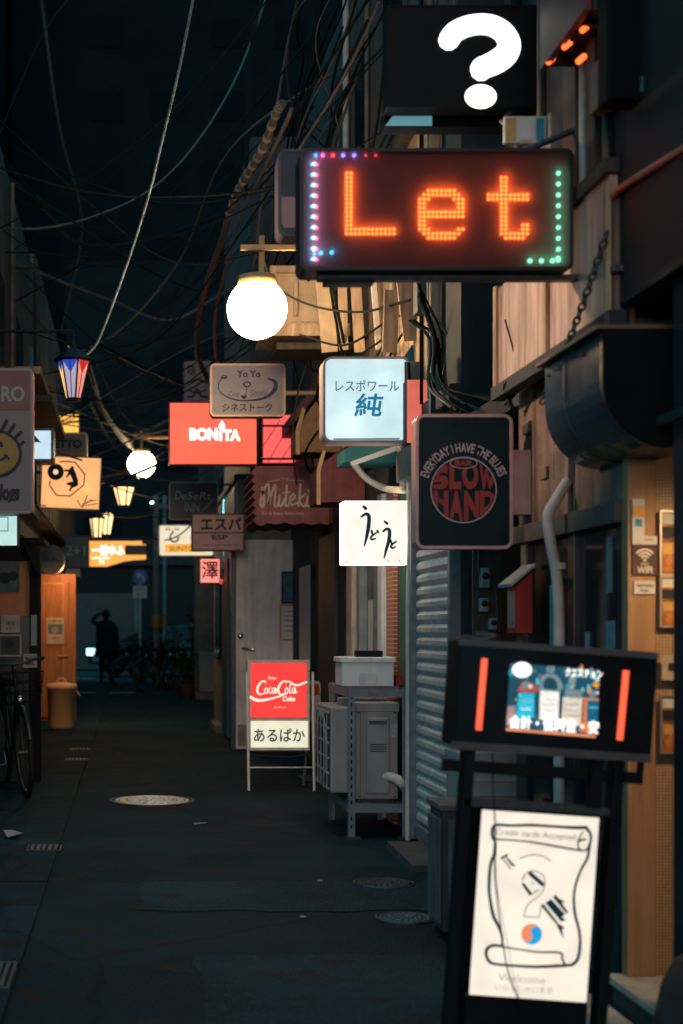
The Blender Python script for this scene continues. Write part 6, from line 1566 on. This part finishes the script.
# car crossing at the end of the alley
def car():
    t = T('parked_car', 'dark car with one bright headlight crossing the end of the alley', 'car', (W(100, 0, 38.6).x + 1.95, 38.6, 0), None, (0, 0, R(24)))
    prof = [(-2.12, .34), (-2.16, .55), (-2.1, .74), (-1.75, .86), (-1.05, .95), (-.45, 1.36), (.35, 1.45), (1.15, 1.40), (1.85, 1.02), (2.12, .95), (2.16, .5), (2.08, .32)]
    bm = bmesh.new(); n = len(prof)
    secs = []
    for y, sc_z, inn in ((-.80, 0, .0), (-.86, 0, .0), (.86, 0, 0), (.80, 0, 0)):
        secs.append([bm.verts.new((x * (.985 if abs(y) < .85 else 1), (y if z < .98 else y * (1 - (z - .95) * .42)), z)) for x, z in prof])
    secs = [secs[1], secs[0], secs[3], secs[2]]
    secs = [secs[0], secs[3]]
    for i in range(n):
        j = (i + 1) % n; bm.faces.new((secs[0][i], secs[0][j], secs[1][j], secs[1][i]))
    bm.faces.new(secs[0][::-1]); bm.faces.new(secs[1])
    for v in [v for v in bm.verts if not v.link_faces]: bm.verts.remove(v)
    bmesh.ops.bevel(bm, geom=bm.edges[:], offset=.06, segments=3, profile=.6, affect='EDGES')
    me = bpy.data.meshes.new('body'); bm.to_mesh(me); bm.free(); me.materials.append(car_m)
    for p in me.polygons: p.use_smooth = True
    o = bpy.data.objects.new('body', me); COL.objects.link(o); o.parent = t.o
    for sy in (-1, 1):
        for x in (-1.35, 1.32):
            w = MB().lathe([(.2, -.1), (.31, -.1), (.33, -.06), (.33, .06), (.31, .1), (.2, .1)], 26, Matrix.Translation((x, sy * .80, .33)) @ Matrix.Rotation(R(90), 4, 'X')).build('wheel', tyre_m, t)
            MB().lathe([(1e-4, .09), (.07, .1), (.19, .085), (.2, .1)], 18, Matrix.Translation((x, sy * .80, .33)) @ Matrix.Rotation(R(90 * -sy * -1), 4, 'X')).build('hubcap', alu, w)
        MB().add([(-.98, sy * .868, 1.0), (-.45, sy * .735, 1.31), (.3, sy * .715, 1.38), (.3, sy * .868, 1.0)], [(0, 1, 2, 3)]).build('window', darkglass, t)
        MB().add([(.38, sy * .868, 1.0), (.38, sy * .715, 1.38), (1.1, sy * .73, 1.33), (1.55, sy * .868, 1.02)], [(0, 1, 2, 3)]).build('window', darkglass, t)
        MB().box(-2.17, -2.02, sy * .62 - .2, sy * .62 + .2, .58, .76, .02).build('headlight', glow('headlight', (.35, .9, 1), 4 if sy < 0 else 1.2), t)
        MB().box(-.9, -.75, sy * .93 - .08, sy * .93 + .08, .98, 1.1, .02).build('wing_mirror', car_m, t)
    MB().box(-2.19, -2.15, -.35, .35, .42, .56, .01).build('number_plate', mat('plate_dim', (.3, .3, .28), .5), t)
    MB().add([(-1.03, -.72, .985), (-1.03, .72, .985), (-.5, .62, 1.345), (-.5, -.62, 1.345)], [(0, 1, 2, 3)]).build('windscreen', darkglass, t, loc=(-.02, 0, .01))
    return t
car()

# person
def skinned(name, verts, edges, radii, m, parent=None, root=0, sub=2):
    me = bpy.data.meshes.new(name); me.from_pydata(verts, edges, []); 
    o = bpy.data.objects.new(name, me); COL.objects.link(o)
    o.modifiers.new('s', 'SKIN'); sv = me.skin_vertices[0].data
    for i, r in enumerate(radii):
        sv[i].radius = r if isinstance(r, tuple) else (r, r); sv[i].use_root = (i == root)
    o.modifiers['s'].use_smooth_shade = True
    su = o.modifiers.new('u', 'SUBSURF'); su.levels = sub; su.render_levels = sub
    bpy.context.view_layer.update()
    dg = bpy.context.evaluated_depsgraph_get()
    me2 = bpy.data.meshes.new_from_object(o.evaluated_get(dg))
    bpy.data.objects.remove(o)
    for p in me2.polygons: p.use_smooth = True
    me2.materials.clear(); me2.materials.append(m)
    o = bpy.data.objects.new(name, me2); COL.objects.link(o)
    if parent: o.parent = parent
    return o
def person():
    t = T('person', 'person in a dark knee length coat walking away with a hand raised to the head', 'person', (W(106, 683, 33.9).x, 33.9, 0), None, (0, 0, R(6)))
    V = []; E = []; Rr = []
    def v(p, r, par=None):
        V.append(p); Rr.append(r)
        if par is not None: E.append((par, len(V) - 1))
        return len(V) - 1
    pel = v((0, 0, .95), (.15, .11))
    wa = v((0, 0, 1.10), (.14, .10), pel); chst = v((0, -.01, 1.30), (.17, .12), wa); sh = v((0, 0, 1.43), (.13, .10), chst)
    nk = v((0, .01, 1.50), .055, sh); hd = v((0, .02, 1.56), (.075, .085), nk); hd2 = v((0, .03, 1.65), (.08, .10), hd); v((0, .03, 1.71), (.06, .075), hd2)
    for sx, fy, kz in ((-1, .10, .5), (1, -.10, .5)):
        hp = v((sx * .09, 0, .88), (.095, .10), pel); kn = v((sx * .10, fy * .7, .49), .07, hp); an = v((sx * .10, fy * 1.2 - .03, .09), .045, kn); v((sx * .11, fy * 1.2 + .12, .035), (.045, .035), an)
    # right arm hanging
    s1 = v((.20, 0, 1.40), .065, sh); e1 = v((.27, -.02, 1.13), .052, s1); w1 = v((.27, .05, .88), .034, e1); p1 = v((.27, .07, .80), (.038, .02), w1)
    for i in range(4): f1 = v((.255 + 0, .045 + i * .02, .74), .009, p1); v((.262, .05 + i * .02, .70), .008, f1)
    v((.27, .11, .77), .010, p1)
    # left arm raised to the head
    s2 = v((-.20, 0, 1.40), .065, sh); e2 = v((-.34, .06, 1.49), .055, s2); w2 = v((-.20, .08, 1.62), .034, e2); p2 = v((-.13, .09, 1.65), (.02, .036), w2)
    for i in range(4): f2 = v((-.085, .07 + i * .016, 1.67), .009, p2); v((-.06, .075 + i * .016, 1.69), .008, f2)
    v((-.12, .06, 1.69), .010, p2)
    b = skinned('body', V, E, Rr, coat, t.o)
    cm = MB().lathe([(.16, 1.48), (.24, 1.40), (.25, 1.2), (.235, 1.08), (.26, .85), (.27, .62), (.25, .62), (.2, .85)], 24, Matrix.Diagonal((1, .72, 1, 1)))
    cm.build('overcoat', coat, t)
    hm = MB().sphere((0, .01, 1.645), .112, 18, .92, 1.05, 1.05); hm.v = [(x, y, max(z, 1.56 + max(0, y) * .8)) for x, y, z in hm.v]
    hm.build('hair', mat('dark_hair', (.008, .008, .009), .6), t)
    for sx in (-1, 1): MB().sphere((sx * .088, .03, 1.60), .024, 10, .5, .8, 1.3).build('ear', skin, t)
    MB().sphere((0, .135, 1.605), .018, 8, .8, 1, 1.5).build('nose', skin, t)
    for sx in (-1, 1): MB().box(sx * .105 - .045, sx * .105 + .045, -.09 + (.10 if sx < 0 else -.10), .16 + (.10 if sx < 0 else -.10), .0, .05, .02).build('shoe', blackmat, t)
person()

# ---------------------------------------------------------------- cables
cable('pale blue twisted cable hanging down to the coloured glass lantern', [(197, -20, 8.0), (178, 75, 8.4), (160, 150, 8.8), (149, 195, 9.2), (128, 262, 9.6), (103, 330, 9.9), (92, 350, 10), (78, 358, 10), (68, 346, 10)], .0085, cable_b)
cable('grey cable sagging across the upper left towards the roofs', [(-10, 228, 12), (45, 228, 12), (95, 216, 12.5), (150, 190, 13), (195, 145, 13.5), (235, 80, 14), (262, 10, 14.5), (290, -80, 15)], .010, mat('cable_mid', (.10, .10, .10), .5))
G1 = 'thin black cables overhead'
for i, pts in enumerate((
  [(-5, 145, 14), (40, 40, 15), (75, -10, 16)], [(40, -10, 18), (60, 130, 20), (82, 230, 24), (62, 330, 27.6)], [(-5, 148, 13), (50, 215, 15), (85, 245, 18), (150, 240, 21), (222, 215, 19.5)], [(-5, 225, 12), (40, 252, 13), (100, 258, 15), (160, 270, 18)],
  [(300, -10, 11), (285, 60, 11.5), (262, 200, 12), (255, 260, 12.2), (248, 275, 12.3)], [(262, -10, 14), (250, 60, 14), (247, 150, 14), (246, 200, 14)], [(320, -10, 10), (300, 100, 10.6), (270, 250, 12), (240, 350, 15)],
  [(352, 60, 11.2), (230, 150, 13), (180, 260, 15), (120, 330, 18), (80, 352, 20)], [(100, 345, 16), (140, 366, 17), (185, 385, 17.5)], [(95, 360, 18), (120, 410, 20), (150, 440, 22), (170, 450, 23)], [(90, 365, 18), (108, 420, 20), (140, 455, 22), (175, 462, 23)],
  [(88, 400, 19), (110, 440, 21), (130, 456, 22), (160, 460, 23)], [(40, 505, 14.9), (90, 512, 16), (130, 518, 19), (170, 512, 22)], [(100, 478, 16), (140, 468, 19), (175, 444, 21)], [(60, 500, 15.5), (120, 480, 18), (180, 455, 20)],
  [(20, 300, 12), (60, 340, 14), (110, 348, 16), (200, 330, 18)], [(12, 262, 13.6), (110, 300, 18), (170, 320, 20), (225, 292, 19.4)], [(-5, 170, 13.8), (130, 260, 20), (200, 290, 22), (225, 270, 19.5)])):
    cable('thin dark cable strung across the alley between the roofs', pts, .006 + .0006 * pts[0][2] * (i % 3), [cable_m, cable_l, cable_m][i % 3] if i in (9, 10, 11, 13) or i % 3 else cable_m, group=G1)
G2 = 'cables tangled along the plank wall'
rnd = random.Random(5)
for i in range(9):
    y0 = rnd.uniform(8.75, 9.0); y1 = rnd.uniform(10.2, 11.3)
    z0 = rnd.uniform(2.7, 3.2); z1 = rnd.uniform(2.6, 3.4)
    cable('thin cable sagging along the lit planks above the white square sign', [(1.66 - rnd.uniform(0, .12), y0, z0), (1.66 - rnd.uniform(0, .15), y0 + (y1 - y0) * .35, min(z0, z1) - rnd.uniform(0, .25)), (1.66 - rnd.uniform(0, .12), y0 + (y1 - y0) * .7, min(z0, z1) - rnd.uniform(.0, .2)), (1.68, y1, z1)], rnd.uniform(.005, .009), [cable_m, cable_m, cable_l][i % 3], group=G2, raw=True)
for i in range(8):
    x = rnd.uniform(425, 452); y = rnd.uniform(7.2, 8.2)
    cable('dark cable hanging in the gap above the blues bar sign', [(x - 20, 300 + rnd.uniform(-20, 20), y), (x + rnd.uniform(-6, 6), 340, y), (x + rnd.uniform(-8, 10), 385, y), (x + rnd.uniform(10, 60), 400 + rnd.uniform(-10, 20), y - .5)], rnd.uniform(.005, .009), [cable_m, cable_l][i % 2], group='cables in the dark gap')
for i, pts in enumerate(([(262, 255, 9.2), (275, 285, 9.4), (310, 305, 9.3), (360, 312, 9.0), (410, 300, 8.5)], [(385, 365, 8.9), (405, 330, 8.8), (430, 305, 8.5), (440, 270, 8.2)], [(300, 335, 9.6), (345, 345, 9.4), (390, 320, 9.0), (430, 305, 8.4)])):
    cable(['black cable looping from the globe lamp bracket along the planks', 'black cable rising steeply behind the white square sign', 'dark cable swinging from the window box to the corner of the planks'][i], pts, .008, cable_m)
# loose boards and a tarpaulin on the planks
for i, (p0, p1, Y, w, lab) in enumerate((((373, 272), (379, 350), 9.2, .035, 'thin pale pole leaning against the lit planks left of centre'), ((356, 285), (360, 352), 9.6, .07, 'short weathered board leaning against the lit planks'), ((392, 290), (390, 352), 8.7, .09, 'broad split board hanging loose at the corner of the planks'), ((322, 268), (330, 352), 9.9, .11, 'upright weathered board just right of the window box'), ((342, 268), (344, 350), 9.75, .06, 'slim upright lath between the window box and the leaning boards'), ((405, 268), (414, 340), 8.62, .12, 'broad pale board at the right end of the lit planks'))):
    a, b = W(*p0, Y), W(*p1, Y); dv = b - a; n_ = Vector((dv.z, 0, -dv.x)).normalized() * (w / 2)
    pts = [a + n_, a - n_, b - n_, b + n_]
    mb = MB(); mb.add([p for p in pts] + [p + Vector((0, .02, 0)) for p in pts], [(0, 1, 2, 3), (7, 6, 5, 4), (0, 4, 5, 1), (1, 5, 6, 2), (2, 6, 7, 3), (3, 7, 4, 0)])
    tag(mb.build('loose_board', [cream_pole, plank, plank, MATS['cream_board'], plank, plank][i]), lab, 'board')
tp = MB(); gp = [W(398, 366, 8.66), W(412, 345, 8.7), W(432, 350, 8.72), W(436, 376, 8.70), W(418, 381, 8.64)]
tp.add(gp + [p + Vector((0, .03, 0)) for p in gp], [(0, 1, 2, 3, 4), (9, 8, 7, 6, 5)] + [(i, i + 5, (i + 1) % 5 + 5, (i + 1) % 5) for i in range(5)])
tag(tp.build('tarpaulin', teal_canvas), 'folded teal tarpaulin stuffed above the salmon panel', 'tarpaulin')
# bundled hose with rings
P = crom([W(283, 103, 9.6), W(277, 112, 9.7), W(262, 150, 10.2), W(245, 178, 10.8), (W(232, 205, 11.4)), W(222, 240, 12), W(205, 290, 13), W(197, 335, 14), W(204, 372, 15), Vector((1.32, 16.2, 3.6))], 14)
t = T('cable_bundle', 'fat taped cable bundle snaking down beside the dot matrix sign', 'cable', P[0])
MB().tube([p - P[0] for p in P], .028, 10).build('bundle', mat('bundle_tan', (.12, .10, .08), .6), t)
rg = MB()
for i in range(3, 60, 4): rg.tube([P[i] - P[0], P[i + 1] - P[0]], .033, 10)
rg.build('tape_rib', mat('bundle_tape', (.30, .25, .19), .6), t)
cable('second thinner cable running beside the fat taped bundle', [(292, 108, 9.6), (285, 125, 9.7), (268, 160, 10.3), (255, 185, 10.8), (240, 215, 11.4), (228, 260, 12), (215, 320, 13), (222, 372, 14.4), (262, 392, 15.3)], .016, mat('bundle_tan', (.2, .14, .09)))
for i, (x, y0, y1, Y) in enumerate(((330, 60, 20, 9), (345, 75, 5, 8.6), (318, 118, 60, 9.4))):
    cable('dark cable slanting along the upper planks towards the roof', [(x - 60, 150 + 20 * i, Y + 1.5), (x, y0, Y), (x + 50, y1 - 40, Y - .8)], .011, cable_l if i == 1 else cable_m, group='cables along the upper planks')
for i in range(5):
    cable('black wire coming out of the plywood panel above the blues bar sign', [(505 + i * 6, 320 + i * 8, 5.95), (512 + i * 5, 345 + 6 * i, 5.9), (520 - i * 4, 385, 5.95), (505 + i * 3, 405 + i * 2, 6.1)], .004, cable_m, group='wires on the plywood panel')
# clutter of lit wires under the far lamp on the left
for i in range(6):
    cable('pale wire drooping towards the far globe lamp', [(88 + i * 2, 372 + i * 7, 17), (104 + i * 3, 408 + i * 6, 18.5), (122 + i * 2, 434 + i * 3, 19.5), (134, 441 + i, 20)], .007, cable_l, group='pale wires by the far globe lamp')
# more wires: across the gap, and a tangle hugging the right-hand upper walls
rnd = random.Random(21)
for i in range(26):
    y0 = rnd.uniform(8.5, 17); z0 = rnd.uniform(4.2, 6.8); y1 = max(9.2, y0 + rnd.uniform(-2, 7)); z1 = rnd.uniform(3.6, 5.3)
    a_, b_ = Vector((1.72 if y0 < 15.3 else 1.3, y0, z0)), Vector((-1.12, y1, min(z1, 5.3)))
    c_ = a_.lerp(b_, .5) - Vector((0, 0, rnd.uniform(.2, .9)))
    cable('thin dark cable strung across the alley between the roofs', [a_, a_.lerp(c_, .55) - Vector((0, 0, .08)), c_, c_.lerp(b_, .45) - Vector((0, 0, .08)), b_], rnd.uniform(.004, .008), cable_m, group=G1, raw=True)
for i in range(24):
    y0 = rnd.uniform(8.2, 10.5); y1 = y0 + rnd.uniform(2, 4.5); z0 = rnd.uniform(4.0, 6.6); z1 = z0 - rnd.uniform(.6, 2.0); x0 = 1.70 - rnd.uniform(.0, .25)
    P_ = [Vector((x0, y0, z0))]
    for k in range(1, 4): P_.append(Vector((x0 - rnd.uniform(0, .3), y0 + (y1 - y0) * k / 4, z0 + (z1 - z0) * k / 4 - rnd.uniform(0, .35))))
    P_.append(Vector((1.72 if y1 < 15 else 1.3, y1, z1)))
    cable('dark cable drooping along the upper storeys beside the taped bundle', P_, rnd.uniform(.005, .013), [cable_m, cable_m, cable_l][i % 3], group='cables drooping along the right-hand upper storeys', raw=True)
for i in range(16):
    y0 = rnd.uniform(15.5, 24); z0 = rnd.uniform(3.2, 5.2); y1 = y0 + rnd.uniform(-3, 4)
    cable('dark cable sagging between the far signs', [Vector((1.3, y0, z0)), Vector((rnd.uniform(.2, .6), (y0 + y1) / 2, z0 - rnd.uniform(.3, .9))), Vector((-1.1, y1, rnd.uniform(3.0, 4.6)))], rnd.uniform(.006, .011), [cable_m, cable_l][i % 2], group='cables between the far signs', raw=True)
# hidden lamp added behind the record sign to warm the wooden door and bin
t = T('fill_lamp', 'hidden lamp added behind the record sign to brighten the orange wooden door', 'lamp', (-.88, 16.6, 2.78))
MB().lathe([(.03, -.07), (.06, .02), (.055, .03), (.025, -.05)], 16).build('shade', black, t, rot=(R(-125), 0, 0))
MB().sphere((0, 0, 0), .022, 10).build('bulb', glow('door_lamp', (1, .5, .18), 6), t)
MB().tube([(0, 0, .02), (0, -.02, .16), (-.24, -.02, .18)], .01, 6).build('arm', black, t)
fl2 = bpy.data.objects.new('flood_light', bpy.data.lights.new('flood_light', 'SPOT')); COL.objects.link(fl2); fl2.parent = t.o
fl2.location = (0, .05, -.04); fl2.rotation_euler = (R(52), 0, 0); fl2.data.energy = 110; fl2.data.color = (1, .52, .24); fl2.data.spot_size = R(58); fl2.data.spot_blend = .6; fl2.data.shadow_soft_size = .04
# roof edges on the left
tag(MB().box(-1.5, -.72, 13.2, 15.8, W(0, 405, 13.4).z, W(0, 398, 13.4).z, .01).build('roof_board', dark_plank), 'dark roof board jutting over the left wall behind the coloured lantern', 'board')
tag(MB().box(-1.5, -.8, 12.8, 14.2, W(0, 385, 13.4).z, W(0, 378, 13.4).z, .01).build('eaves_board', plank), 'pale weathered eaves board just left of the coloured lantern', 'board')
t = tag(MB().box(-.02, .02, -.02, .02, 0, .75, .004).build('signpost', mat('blue_rim', (.02, .09, .15), .4), loc=W(31.5, 428, 13.2)), 'dark blue iron post above the blue rimmed box', 'post')
